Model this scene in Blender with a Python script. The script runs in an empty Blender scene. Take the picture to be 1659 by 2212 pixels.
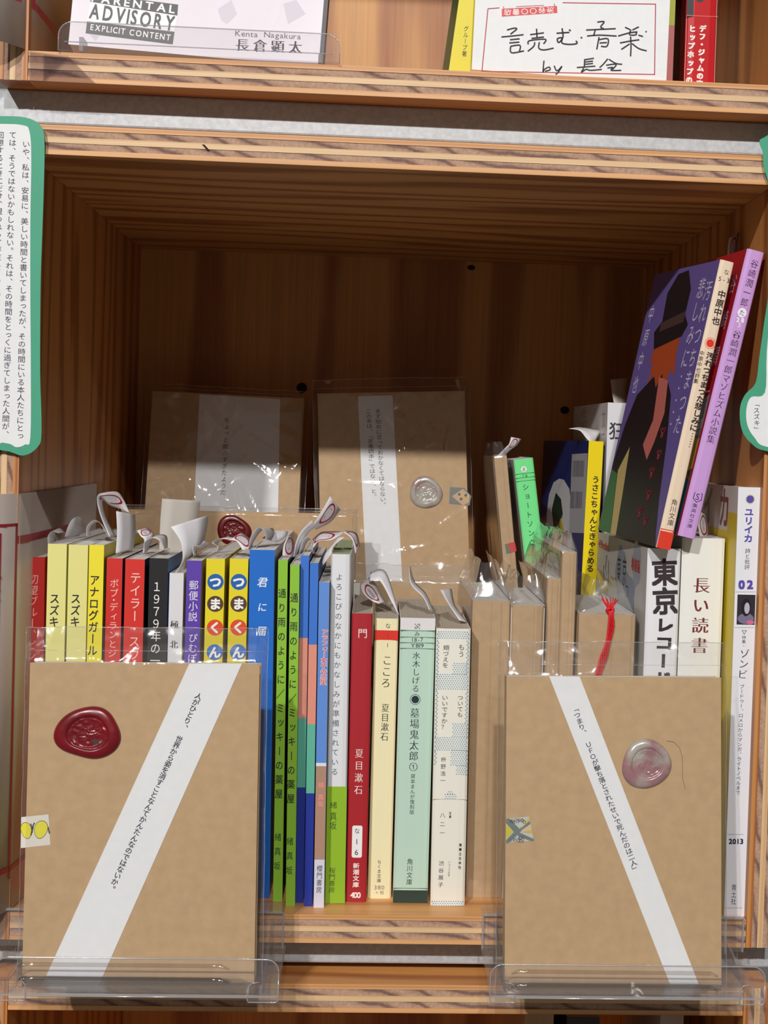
import bpy, bmesh, math, random
from mathutils import Vector, Matrix, noise
random.seed(7)
# ============================ CAMERA (fitted to the shelf geometry; lengths in mm until meshes are written in metres)
S = 0.001
IW, IH = 1659, 2212
CAM = Vector((179.4, -775.4, 242.6)); YAW, PITCH, ROLL = 0.0618, 0.0329, 0.0314
FPX, PX, PY = 3274.4, 1013.3, 1074.4
_f = Vector((math.sin(YAW)*math.cos(PITCH), math.cos(YAW)*math.cos(PITCH), -math.sin(PITCH)))
_r0 = Vector((math.cos(YAW), -math.sin(YAW), 0)); _u0 = _r0.cross(_f)
_r = math.cos(ROLL)*_r0 + math.sin(ROLL)*_u0; _u = -math.sin(ROLL)*_r0 + math.cos(ROLL)*_u0
sc = bpy.context.scene; col = sc.collection
cd = bpy.data.cameras.new('camera'); cam = bpy.data.objects.new('camera', cd); col.objects.link(cam)
M = Matrix((_r, _u, -_f)).transposed().to_4x4(); M.translation = CAM*S
cam.matrix_world = M
cd.sensor_fit = 'HORIZONTAL'; cd.sensor_width = 36; cd.lens = 36*FPX/IW
cd.shift_x = (IW/2-PX)/IW; cd.shift_y = (PY-IH/2)/IW
cd.clip_start = 0.02; cd.clip_end = 50
sc.camera = cam
# ============================ WORLD, LAMPS, EXPOSURE
w = bpy.data.worlds.new('world'); sc.world = w; w.use_nodes = True
w.node_tree.nodes['Background'].inputs[0].default_value = (1.0, 0.92, 0.82, 1)
w.node_tree.nodes['Background'].inputs[1].default_value = 0.125
def spot(name, loc, target, power, radius, color=(1, .975, .945), size=60):
    l = bpy.data.lights.new(name, 'SPOT'); l.energy = power; l.shadow_soft_size = radius; l.color = color
    l.spot_size = math.radians(size); l.spot_blend = 0.5
    o = bpy.data.objects.new(name, l); col.objects.link(o); o.location = Vector(loc)*S
    o.rotation_euler = (Vector(target)-Vector(loc)).to_track_quat('-Z', 'Y').to_euler()
spot('ceiling_spot', (-1050, -3400, 2180), (190, 0, 200), 355, 0.05, size=30)
spot('ceiling_spot.001', (230, -3500, 2240), (190, 0, 200), 285, 0.05, size=30)
sc.view_settings.view_transform = 'Standard'; sc.view_settings.look = 'None'
sc.view_settings.gamma = 1; sc.view_settings.use_curve_mapping = False
sc.view_settings.exposure = 0.0
# ============================ PIXEL -> WORLD HELPERS
def ray(px, py): return ((px-PX)/FPX*_r - (py-PY)/FPX*_u + _f)
def onY(px, py, y):
    d = ray(px, py); return CAM + d*((y-CAM.y)/d.y)
def onZ(px, py, z):
    d = ray(px, py); return CAM + d*((z-CAM.z)/d.z)
def onX(px, py, x):
    d = ray(px, py); return CAM + d*((x-CAM.x)/d.x)
# ============================ MATERIALS
def lin(c):
    return tuple(((v/255)/12.92 if v/255 <= .04045 else ((v/255+.055)/1.055)**2.4) for v in c)
MC = {}
def mat(name, rgb, rough=.5, var=0, scale=60, bump=0, metal=0, spec=.5, linear=False):
    """plain principled with optional slight colour mottling / fine bump; rgb = albedo in sRGB 0-255"""
    if name in MC: return MC[name]
    m = bpy.data.materials.new(name); m.use_nodes = True; MC[name] = m
    nt = m.node_tree; b = nt.nodes['Principled BSDF']
    c = rgb if linear else lin(rgb)
    b.inputs['Base Color'].default_value = (*c, 1); b.inputs['Roughness'].default_value = rough
    b.inputs['Metallic'].default_value = metal; b.inputs['Specular IOR Level'].default_value = spec
    if var or bump:
        tc = nt.nodes.new('ShaderNodeTexCoord'); n = nt.nodes.new('ShaderNodeTexNoise')
        n.inputs['Scale'].default_value = scale; n.inputs['Detail'].default_value = 5
        nt.links.new(tc.outputs['Object'], n.inputs['Vector'])
        if var:
            r = nt.nodes.new('ShaderNodeValToRGB'); r.color_ramp.elements[0].position = .3; r.color_ramp.elements[1].position = .7
            r.color_ramp.elements[0].color = (*[v*(1-var) for v in c], 1); r.color_ramp.elements[1].color = (*[min(1, v*(1+var)) for v in c], 1)
            nt.links.new(n.outputs['Fac'], r.inputs['Fac']); nt.links.new(r.outputs[0], b.inputs['Base Color'])
        if bump:
            bp = nt.nodes.new('ShaderNodeBump'); bp.inputs['Strength'].default_value = bump; bp.inputs['Distance'].default_value = .0004
            nt.links.new(n.outputs['Fac'], bp.inputs['Height']); nt.links.new(bp.outputs[0], b.inputs['Normal'])
    return m
def wood(name, across, along, c1, c2, freq=700, amp=22, rough=.45, nsc=9, streak=.35):
    """grain rings: dark late-wood lines running along axis `along`, spaced across axis `across`"""
    if name in MC: return MC[name]
    m = bpy.data.materials.new(name); m.use_nodes = True; MC[name] = m
    nt = m.node_tree; N = nt.nodes.new; L = nt.links.new; b = nt.nodes['Principled BSDF']
    tc = N('ShaderNodeTexCoord'); mp = N('ShaderNodeMapping')
    sv = [4, 4, 4]; sv[across] = nsc; sv[along] = 1.6
    mp.inputs['Scale'].default_value = sv
    L(tc.outputs['Object'], mp.inputs['Vector'])
    n = N('ShaderNodeTexNoise'); n.inputs['Scale'].default_value = 1.0; n.inputs['Detail'].default_value = 3
    L(mp.outputs[0], n.inputs['Vector'])
    sp = N('ShaderNodeSeparateXYZ'); L(tc.outputs['Object'], sp.inputs[0])
    a = N('ShaderNodeMath'); a.operation = 'MULTIPLY'; a.inputs[1].default_value = freq; L(sp.outputs[across], a.inputs[0])
    k = N('ShaderNodeMath'); k.operation = 'MULTIPLY_ADD'; k.inputs[1].default_value = amp; L(n.outputs['Fac'], k.inputs[0]); L(a.outputs[0], k.inputs[2])
    s = N('ShaderNodeMath'); s.operation = 'SINE'; L(k.outputs[0], s.inputs[0])
    h = N('ShaderNodeMath'); h.operation = 'MULTIPLY_ADD'; h.inputs[1].default_value = .5; h.inputs[2].default_value = .5; L(s.outputs[0], h.inputs[0])
    # fine fibre
    mp2 = N('ShaderNodeMapping'); s2 = [500, 500, 500]; s2[along] = 12; mp2.inputs['Scale'].default_value = s2
    L(tc.outputs['Object'], mp2.inputs['Vector']); n2 = N('ShaderNodeTexNoise'); n2.inputs['Scale'].default_value = 1; n2.inputs['Detail'].default_value = 2
    L(mp2.outputs[0], n2.inputs['Vector'])
    r = N('ShaderNodeValToRGB'); e = r.color_ramp.elements; e[0].position = 0; e[0].color = (*lin(c1), 1); e[1].position = 1; e[1].color = (*lin(c2), 1)
    md = e.new(.55); md.color = (*[p*.86+q*.14 for p, q in zip(lin(c1), lin(c2))], 1)
    L(h.outputs[0], r.inputs['Fac'])
    mx = N('ShaderNodeMix'); mx.data_type = 'RGBA'; mx.blend_type = 'MULTIPLY'; mx.inputs[0].default_value = streak
    L(r.outputs[0], mx.inputs[6]); L(n2.outputs['Color'], mx.inputs[7])
    gr = N('ShaderNodeValToRGB'); gr.color_ramp.elements[0].position = .25; gr.color_ramp.elements[0].color = (.45, .45, .45, 1); gr.color_ramp.elements[1].position = .65
    L(n2.outputs['Fac'], gr.inputs['Fac']); L(gr.outputs[0], mx.inputs[7])
    L(mx.outputs[2], b.inputs['Base Color']); b.inputs['Roughness'].default_value = rough
    bp = N('ShaderNodeBump'); bp.inputs['Strength'].default_value = .25; bp.inputs['Distance'].default_value = .0003
    L(n2.outputs['Fac'], bp.inputs['Height']); L(bp.outputs[0], b.inputs['Normal'])
    return m
def endgrain(name, along, across):
    if name in MC: return MC[name]
    m = bpy.data.materials.new(name); m.use_nodes = True; MC[name] = m
    nt = m.node_tree; N = nt.nodes.new; L = nt.links.new; b = nt.nodes['Principled BSDF']
    tc = N('ShaderNodeTexCoord'); sp = N('ShaderNodeSeparateXYZ'); L(tc.outputs['Object'], sp.inputs[0])
    # slope of the growth rings drifts slowly along the board
    mp = N('ShaderNodeMapping'); s = [1, 1, 1]; s[along] = 14; mp.inputs['Scale'].default_value = s; L(tc.outputs['Object'], mp.inputs[0])
    n = N('ShaderNodeTexNoise'); n.inputs['Scale'].default_value = 1; n.inputs['Detail'].default_value = 3; L(mp.outputs[0], n.inputs[0])
    a = N('ShaderNodeMath'); a.operation = 'MULTIPLY'; a.inputs[1].default_value = 210; L(sp.outputs[along], a.inputs[0])
    c = N('ShaderNodeMath'); c.operation = 'MULTIPLY_ADD'; c.inputs[1].default_value = 900; L(sp.outputs[across], c.inputs[0]); L(a.outputs[0], c.inputs[2])
    d = N('ShaderNodeMath'); d.operation = 'MULTIPLY_ADD'; d.inputs[1].default_value = 30; L(n.outputs['Fac'], d.inputs[0]); L(c.outputs[0], d.inputs[2])
    si = N('ShaderNodeMath'); si.operation = 'SINE'; L(d.outputs[0], si.inputs[0])
    h = N('ShaderNodeMath'); h.operation = 'MULTIPLY_ADD'; h.inputs[1].default_value = .5; h.inputs[2].default_value = .5; L(si.outputs[0], h.inputs[0])
    r = N('ShaderNodeValToRGB'); e = r.color_ramp.elements; e[0].position = .1; e[0].color = (*lin((182, 148, 126)), 1); e[1].position = 1; e[1].color = (*lin((122, 92, 84)), 1); q = e.new(.7); q.color = (*lin((170, 136, 114)), 1)
    L(h.outputs[0], r.inputs[0])
    n2 = N('ShaderNodeTexNoise'); n2.inputs['Scale'].default_value = 600; L(tc.outputs['Object'], n2.inputs[0])
    mx = N('ShaderNodeMix'); mx.data_type = 'RGBA'; mx.blend_type = 'OVERLAY'; mx.inputs[0].default_value = .35; L(r.outputs[0], mx.inputs[6]); L(n2.outputs['Fac'], mx.inputs[7])
    L(mx.outputs[2], b.inputs['Base Color']); b.inputs['Roughness'].default_value = .8
    bp = N('ShaderNodeBump'); bp.inputs['Strength'].default_value = .6; bp.inputs['Distance'].default_value = .0004; L(n2.outputs['Fac'], bp.inputs['Height']); L(bp.outputs[0], b.inputs['Normal'])
    return m
def film(name, tint=(1, 1, 1), base=.05, rough=.04, bump=.5, scale=55, haze=0.0, grazing=.8):
    """thin clear plastic: what is not reflected passes straight through"""
    if name in MC: return MC[name]
    m = bpy.data.materials.new(name); m.use_nodes = True; MC[name] = m
    nt = m.node_tree; N = nt.nodes.new; L = nt.links.new
    nt.nodes.remove(nt.nodes['Principled BSDF']); out = nt.nodes['Material Output']
    tr = N('ShaderNodeBsdfTransparent'); tr.inputs[0].default_value = (*tint, 1)
    gl = N('ShaderNodeBsdfGlossy'); gl.inputs['Roughness'].default_value = rough
    df = N('ShaderNodeBsdfDiffuse'); df.inputs[0].default_value = (.8, .8, .8, 1)
    lw = N('ShaderNodeLayerWeight'); lw.inputs[0].default_value = .5
    pw = N('ShaderNodeMath'); pw.operation = 'POWER'; pw.inputs[1].default_value = 4; L(lw.outputs['Facing'], pw.inputs[0])
    ma = N('ShaderNodeMath'); ma.operation = 'MULTIPLY_ADD'; ma.inputs[1].default_value = grazing; ma.inputs[2].default_value = base; ma.use_clamp = True
    L(pw.outputs[0], ma.inputs[0])
    mx = N('ShaderNodeMixShader'); L(ma.outputs[0], mx.inputs[0]); L(tr.outputs[0], mx.inputs[1]); L(gl.outputs[0], mx.inputs[2])
    last = mx
    if haze:
        m2 = N('ShaderNodeMixShader'); m2.inputs[0].default_value = haze; L(mx.outputs[0], m2.inputs[1]); L(df.outputs[0], m2.inputs[2]); last = m2
    L(last.outputs[0], out.inputs[0])
    if bump:
        tc = N('ShaderNodeTexCoord'); n = N('ShaderNodeTexNoise'); n.inputs['Scale'].default_value = scale; n.inputs['Detail'].default_value = 3
        n.inputs['Distortion'].default_value = .6
        L(tc.outputs['Object'], n.inputs['Vector']); bp = N('ShaderNodeBump'); bp.inputs['Strength'].default_value = bump; bp.inputs['Distance'].default_value = .002
        L(n.outputs['Fac'], bp.inputs['Height']); L(bp.outputs[0], gl.inputs['Normal']); L(bp.outputs[0], lw.inputs['Normal'])
    return m
def rgb(c, rough=.45, **k): return mat('paint_%02x%02x%02x_%d' % (*[int(v) for v in c], int(rough*100)), c, rough, **k)
KRAFT = mat('kraft_paper', (190, 158, 118), .62, var=.07, scale=170, bump=.2)
KRAFTD = mat('kraft_fold', (170, 136, 96), .65)
WHITE = mat('white_paper', (232, 233, 235), .55, var=.02, scale=200)
SLIP = mat('slip_paper', (225, 224, 228), .5)
GREYP = mat('grey_paper', (190, 184, 176), .6)
RED = mat('print_red', (176, 24, 50), .5)
INK = mat('ink_black', (24, 20, 28), .6)
INKN = mat('ink_navy', (38, 30, 62), .6)
FILM = film('clear_sleeve', base=.07, rough=.09, bump=.35, scale=40, haze=.012)
FILM2 = film('crinkled_sleeve', base=.10, rough=.07, bump=.25, scale=35, haze=.035)
SEAM = film('sleeve_seam', base=.25, rough=.15, bump=0, haze=.22)
ACRY = film('clear_acrylic', tint=(.985, .98, .985), base=.05, rough=.05, bump=0, grazing=.35, haze=.035)
ACRE = film('acrylic_edge', tint=(.8, .78, .82), base=.2, rough=.14, bump=0, haze=.24, grazing=.5)  # grey tint and haze paint in the darkening that refraction gives clear edges
def pagesmat(name, c, axis=0):
    if name in MC: return MC[name]
    m = mat(name, c, .7); nt = m.node_tree; b = nt.nodes['Principled BSDF']
    tc = nt.nodes.new('ShaderNodeTexCoord'); mp = nt.nodes.new('ShaderNodeMapping'); s = [8, 8, 8]; s[axis] = 2600; mp.inputs['Scale'].default_value = s
    n = nt.nodes.new('ShaderNodeTexNoise'); n.inputs['Scale'].default_value = 1; n.inputs['Detail'].default_value = 1
    r = nt.nodes.new('ShaderNodeValToRGB'); cc = lin(c)
    r.color_ramp.elements[0].position = .3; r.color_ramp.elements[0].color = (*[v*.84 for v in cc], 1); r.color_ramp.elements[1].position = .7; r.color_ramp.elements[1].color = (*cc, 1)
    nt.links.new(tc.outputs['Object'], mp.inputs[0]); nt.links.new(mp.outputs[0], n.inputs[0]); nt.links.new(n.outputs['Fac'], r.inputs[0]); nt.links.new(r.outputs[0], b.inputs['Base Color'])
    return m
PAGES = pagesmat('book_pages', (230, 225, 218)); PAGESG = pagesmat('old_pages', (196, 184, 166))
PAGESW = pagesmat('white_pages', (240, 238, 236))
# ============================ MESH BUILDER (local mm)
class MB:
    def __init__(s): s.v = []; s.f = []; s.m = []
    def add(s, vs, fs, mi=0):
        b = len(s.v); s.v += [tuple(v) for v in vs]; s.f += [tuple(b+i for i in f) for f in fs]; s.m += [mi]*len(fs)
    def box(s, a, b, mi=0):
        x0, y0, z0 = a; x1, y1, z1 = b
        s.add([(x0,y0,z0),(x1,y0,z0),(x1,y1,z0),(x0,y1,z0),(x0,y0,z1),(x1,y0,z1),(x1,y1,z1),(x0,y1,z1)],
              [(0,3,2,1),(4,5,6,7),(0,1,5,4),(1,2,6,5),(2,3,7,6),(3,0,4,7)], mi)
    def prism(s, pts, off, mi=0):
        """polygon (list of 3D) extruded by vector off"""
        n = len(pts); off = Vector(off); p = [Vector(q) for q in pts]
        s.add(p+[q+off for q in p], [tuple(range(n)), tuple(range(2*n-1, n-1, -1))]+[(i, i+n, (i+1) % n+n, (i+1) % n) for i in range(n)], mi)
    def grid(s, fn, nu, nv, mi=0):
        s.add([fn(i/nu, j/nv) for j in range(nv+1) for i in range(nu+1)],
              [(j*(nu+1)+i, j*(nu+1)+i+1, (j+1)*(nu+1)+i+1, (j+1)*(nu+1)+i) for j in range(nv) for i in range(nu)], mi)
    def tube(s, path, r, n=6, mi=0):
        P = [Vector(p) for p in path]; vs = []; rr = r if isinstance(r, (list, tuple)) else [r]*len(P)
        for i, p in enumerate(P):
            d = (P[min(i+1, len(P)-1)]-P[max(i-1, 0)]).normalized()
            a = d.orthogonal().normalized() if abs(d.y) > .9 else d.cross(Vector((0, 1, 0))).normalized(); b = d.cross(a)
            vs += [p+rr[i]*(math.cos(t)*a+math.sin(t)*b) for t in [2*math.pi*k/n for k in range(n)]]
        fs = [(i*n+k, i*n+(k+1) % n, (i+1)*n+(k+1) % n, (i+1)*n+k) for i in range(len(P)-1) for k in range(n)]
        fs += [tuple(range(n-1, -1, -1)), tuple((len(P)-1)*n+k for k in range(n))]
        s.add(vs, fs, mi)
    def build(s, name, mats, parent=None, smooth=False, bevel=0, solid=0, subs=0):
        me = bpy.data.meshes.new(name); me.from_pydata([tuple(c*S for c in v) for v in s.v], [], s.f)
        if not isinstance(mats, (list, tuple)): mats = [mats]
        for m in mats: me.materials.append(m)
        me.polygons.foreach_set('material_index', s.m)
        if smooth: me.polygons.foreach_set('use_smooth', [True]*len(s.f))
        me.update()
        if not smooth or True:
            bm = bmesh.new(); bm.from_mesh(me)
            if bevel:
                bmesh.ops.bevel(bm, geom=[e for e in bm.edges if len(e.link_faces) == 2 and e.calc_face_angle(0) > .6], offset=bevel*S, segments=2, affect='EDGES', profile=.5)
            bm.to_mesh(me); bm.free()
        o = bpy.data.objects.new(name, me); col.objects.link(o); o.parent = parent
        if solid:
            md = o.modifiers.new('thickness', 'SOLIDIFY'); md.thickness = solid*S; md.offset = 0
        return o
def thing(name, label, cat, mtx=None, group=None):
    o = bpy.data.objects.new(name, None); col.objects.link(o); o.empty_display_size = .01
    if mtx is not None: o.matrix_world = mtx
    o['label'] = label; o['category'] = cat
    if group: o['group'] = group
    return o
def mtx_of(loc, r=Vector((1, 0, 0)), back=Vector((0, 1, 0)), up=Vector((0, 0, 1))):
    m = Matrix((r, back, up)).transposed().to_4x4(); m.translation = Vector(loc)*S; return m
# ============================ FACES: flat surfaces print is laid on, addressed by photograph position
class Face:
    def __init__(s, root, o, u, v):
        s.root = root; s.o = Vector(o); s.u = Vector(u).normalized(); s.v = Vector(v).normalized(); s.n = s.u.cross(s.v)
        m = root.matrix_world if root is not None else Matrix.Identity(4)
        R = m.to_3x3(); s.wo = m.translation*1000 + R@s.o; s.wu = R@s.u; s.wv = R@s.v; s.wn = R@s.n
    def hit(s, px, py):
        d = ray(px, py); t = (s.wo-CAM).dot(s.wn)/d.dot(s.wn); q = CAM+d*t-s.wo
        return Vector((q.dot(s.wu), q.dot(s.wv)))
    def pt(s, a, off=.06): return s.o+s.u*a[0]+s.v*a[1]+s.n*off
    def scale(s, px, py): return (s.hit(px+4, py)-s.hit(px-4, py)).length/8
def poly(face, pxs, m, name, off=.06, th=0, parent=None, local=False):
    mb = MB(); P = [face.pt(p if local else face.hit(*p), off) for p in pxs]
    if th: mb.prism([p+face.n*th for p in P], -face.n*th)
    else: mb.add(P, [tuple(range(len(P)))])
    return mb.build(name, m, parent or face.root)
# glyph cache
GC = {}
def glyph(ch, w=0):
    k = (ch, w)
    if k in GC: return GC[k]
    c = bpy.data.curves.new('g', 'FONT'); c.body = ch; c.size = 1; c.resolution_u = 3 if ord(ch) < 256 else 2
    c.offset = w
    o = bpy.data.objects.new('g', c); col.objects.link(o)
    m = o.evaluated_get(bpy.context.evaluated_depsgraph_get()).to_mesh()
    r = ([(v.co.x, v.co.y) for v in m.vertices], [tuple(p.vertices) for p in m.polygons])
    bpy.data.objects.remove(o); bpy.data.curves.remove(c); GC[k] = r; return r
SMALL = 'っゃゅょッャュョァィゥェォぁぃぅぇぉ'
def lay(mb, face, s, p1, p2, size, mode='v', w=0, mincho=False, hscale=None, off=.08, local=False, mi=0, fill=.96, skew=0, mm=None, narrow=1):
    """place string s: centre of first glyph at p1, of last at p2 (photo pixels)"""
    a = Vector(p1) if local else face.hit(*p1); b = Vector(p2) if local else face.hit(*p2); n = len(s)
    sz = mm or (size if local else size*face.scale(*p1))
    if n > 1: d = (b-a)/(n-1)
    else: d = Vector((0, -sz)) if mode == 'v' else Vector((sz, 0))
    if mode == 'v': up = -d.normalized(); right = Vector((up.y, -up.x)); h = d.length*fill if n > 1 else sz; h = min(h, sz*1.25)
    elif mode == 'h': right = d.normalized(); up = Vector((-right.y, right.x)); h = (hscale or 1)*sz
    elif mode == 'r': right = -d.normalized(); up = Vector((-right.y, right.x)); h = (hscale or 1)*sz
    sx = sz
    if mode == 'h' and hscale: sx = sz
    pos = [a+d*i for i in range(n)]
    if mode in 'h' and any(c.isascii() and c.isalpha() for c in s):
        adv = []
        for c in s:
            vs = glyph(c, 0)[0]; adv.append((max(v[0] for v in vs)-min(v[0] for v in vs)+.09) if vs else .3)
        tot = sum(adv)-(adv[0]+adv[-1])/2; L = (b-a).length; x = -adv[0]/2; pos = []
        for ad in adv: pos.append(a+right*((x+ad/2)/tot*L)); x += ad
        sx = L/tot
    for i, ch in enumerate(s):
        if ch in ' \u3000': continue
        if mincho: layers = [(-.013, -.016-w, 0), (-.013, 0, 0), (-.013, .016+w, 0)]
        elif w: layers = [(0, 0, 0), (0, w, w), (0, -w, w), (0, w, -w), (0, -w, -w)]
        else: layers = [(0, 0, 0)]
        for li, (wt, dx, dy) in enumerate(layers):
            vs, fs = glyph(ch, wt)
            if not vs: continue
            asc = ch.isascii() or ch in '１'
            cx = .5; cy = .38
            if ch.isascii():
                cx = (min(v[0] for v in vs)+max(v[0] for v in vs))/2; cy = .345
            out = []
            for (x, y) in vs:
                x = x-cx; y = y-cy
                if mode == 'v':
                    if ch in 'ー～…「」（）〜－': x, y = y, -x
                    elif ch in '、。': x += .58; y += .52
                    elif ch in SMALL: x += .09; y += .06
                x += dx; y += dy
                x += skew*y
                q = pos[i]+right*(x*sx*narrow)+up*(y*h)
                out.append(face.pt(q, off+.012*li))
            mb.add(out, fs, mi)
def text(face, items, m, name='lettering', parent=None):
    o = None
    for it in items:
        it = list(it); kw = it.pop() if isinstance(it[-1], dict) else {}
        mb = MB(); lay(mb, face, *it, **kw); o = mb.build(name, m, parent or face.root)
    return o
def disc(mb, c, r, n=24, mi=0, ry=None, rot=0):
    ry = ry or r; mb.add([c(r*math.cos(t)*math.cos(rot)-ry*math.sin(t)*math.sin(rot), r*math.cos(t)*math.sin(rot)+ry*math.sin(t)*math.cos(rot)) for t in [2*math.pi*i/n for i in range(n)]], [tuple(range(n))], mi)
def circle(face, px, py, r, m, name, off=.07, r_in=0, n=28, parent=None, mm=None):
    c = face.hit(px, py); k = mm or face.scale(px, py); mb = MB()
    if not r_in: disc(mb, lambda x, y: face.pt(c+Vector((x, y)), off), r*k, n)
    else:
        mb.add([face.pt(c+Vector((math.cos(t), math.sin(t)))*q*k, off) for q in (r, r_in) for t in [2*math.pi*i/n for i in range(n)]],
               [(i, (i+1) % n, n+(i+1) % n, n+i) for i in range(n)])
    return mb.build(name, m, parent or face.root)
# ============================ SHELF CABINETS
D, H, T, W, GAP = 369.0, 382.6, 14.75, 380.0, 21.4
PX_FACE_H = wood('pine_grain_across', 1, 0, (224, 160, 92), (170, 104, 50), freq=190, amp=30, nsc=12)      # ceiling/floor: lines along X
PX_FACE_V = wood('pine_grain_sides', 1, 2, (216, 148, 82), (168, 102, 50), freq=210, amp=30, nsc=12)         # side walls: lines along Z
PX_BACK = wood('pine_grain_back', 0, 2, (218, 158, 84), (172, 106, 50), freq=95, amp=16, nsc=12)
PX_FLOOR = wood('pine_floor_board', 1, 0, (228, 168, 104), (198, 136, 78), freq=300, amp=20)
PLY_L = wood('ply_edge_light', 2, 0, (230, 194, 148), (214, 170, 120), freq=1500, amp=8, streak=.25)
PLY_O = wood('ply_edge_orange', 2, 0, (226, 172, 118), (208, 144, 88), freq=1800, amp=8, streak=.25)
PLY_D = endgrain('ply_edge_dark', 0, 2)
PLY_LV = wood('ply_edge_light_upright', 0, 2, (230, 194, 148), (214, 170, 120), freq=1500, amp=8, streak=.25)
PLY_OV = wood('ply_edge_orange_upright', 0, 2, (206, 142, 80), (170, 100, 52), freq=1800, amp=8, streak=.25)
PLY_DV = endgrain('ply_edge_dark_upright', 2, 0)
def board(root, name, a, b, axis, facem):
    """plywood board: outer veneer + four more plies as sub-parts, each edge a hair proud or shy"""
    n = 5; fr = [0, .17, .40, .60, .83, 1] if axis == 2 else [0, .2, .4, .6, .8, 1]
    mats = {2: [PLY_O, PLY_D, PLY_L, PLY_D, PLY_O], 0: [PLY_OV, PLY_DV, PLY_LV, PLY_DV, PLY_OV]}[axis]
    first = None
    for i in range(n):
        p = list(a); q = list(b); L = b[axis]-a[axis]
        p[axis] = a[axis]+L*fr[i]; q[axis] = a[axis]+L*fr[i+1]
        p[1] += [0, .5, .15, .45, .05][i]
        mb = MB(); mb.box(p, q)
        mb.m = [1]*6
        fi = 2  # front (-y) face
        mb.m[fi] = 0
        o = mb.build(name if i == 0 else 'ply', [mats[i], facem], root if i == 0 else first)
        if i == 0: first = o
    return first
def cabinet(label, z0, zh, dx=0):
    r = thing('box_shelf', label, 'shelf', mtx_of((dx, 0, z0)), 'stacked plywood box shelves')
    board(r, 'side_board', (-T, 0, -T), (0, D+8, zh+T), 0, PX_FACE_V)
    board(r, 'side_board', (W, 0, -T), (W+T, D+8, zh+T), 0, PX_FACE_V)
    board(r, 'bottom_board', (.3, 0, -T), (W-.3, D, 0), 2, PX_FLOOR)
    board(r, 'top_board', (.3, 0, zh), (W-.3, D, zh+T), 2, PX_FACE_H)
    mb = MB(); mb.box((.3, D, -T), (W-.3, D+8, zh+T)); mb.build('back_panel', PX_BACK, r)
    return r
cab_up = cabinet('upper plywood box shelf holding the white name card', H+T+GAP+T, 300)
cab = cabinet('middle plywood box shelf full of paperbacks and kraft packages', 0, H)
cab_lo = cabinet('lower plywood box shelf, only its top edge showing', -T-GAP-T-H, H)
# knot holes / splits in the ply edges and back
def knot(z, x, rx, rz, name='knot_hole', y=D-.15, parent=None):
    mb = MB(); disc(mb, lambda a, b: (x+a, y, z+b), rx, 14, 0, rz); return mb.build(name, mat('knot', (46, 24, 13), .8), parent)
for (px, py, a, b) in ((652, 838, 4, 4), (1018, 578, 3, 2), (1220, 886, 3.5, 3)):
    p = onY(px, py, D); o = knot(p.z, p.x, a, b, parent=cab)
mb = MB(); p = onY(436, 312, -.1); q = onY(450, 325, -.1)
mb.add([(p.x, -.12, p.z), (p.x+1.3, -.12, p.z), (q.x+.8, -.12, q.z), (q.x-.6, -.12, q.z)], [(0, 1, 2, 3)]); mb.build('edge_split', mat('knot', (34, 18, 10), .8), cab)
def steel(z0, z1, label, n):
    m = mat('galvanised_steel', (184, 188, 192), .45, var=.12, scale=420, metal=.15)
    r = thing('steel_beam', label, 'beam', mtx_of((0, 0, z0)), 'steel beams between the box shelves')
    mb = MB(); mb.box((-60, 20, 0), (W+60, 60, z1-z0)); mb.build('tube', m, r, bevel=1.2)
    for x in (-60.6, W+60):
        mb = MB(); mb.box((x, 19.5, .4), (x+.6, 60.5, z1-z0-.4)); mb.build('end_cap', mat('dark_cap', (50, 50, 52)), r)
steel(H+T+4, H+T+GAP, 'grey galvanised steel beam above the middle box shelf', 0)
steel(-T-GAP+4, -T, 'grey galvanised steel beam below the middle box shelf', 1)
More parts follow.
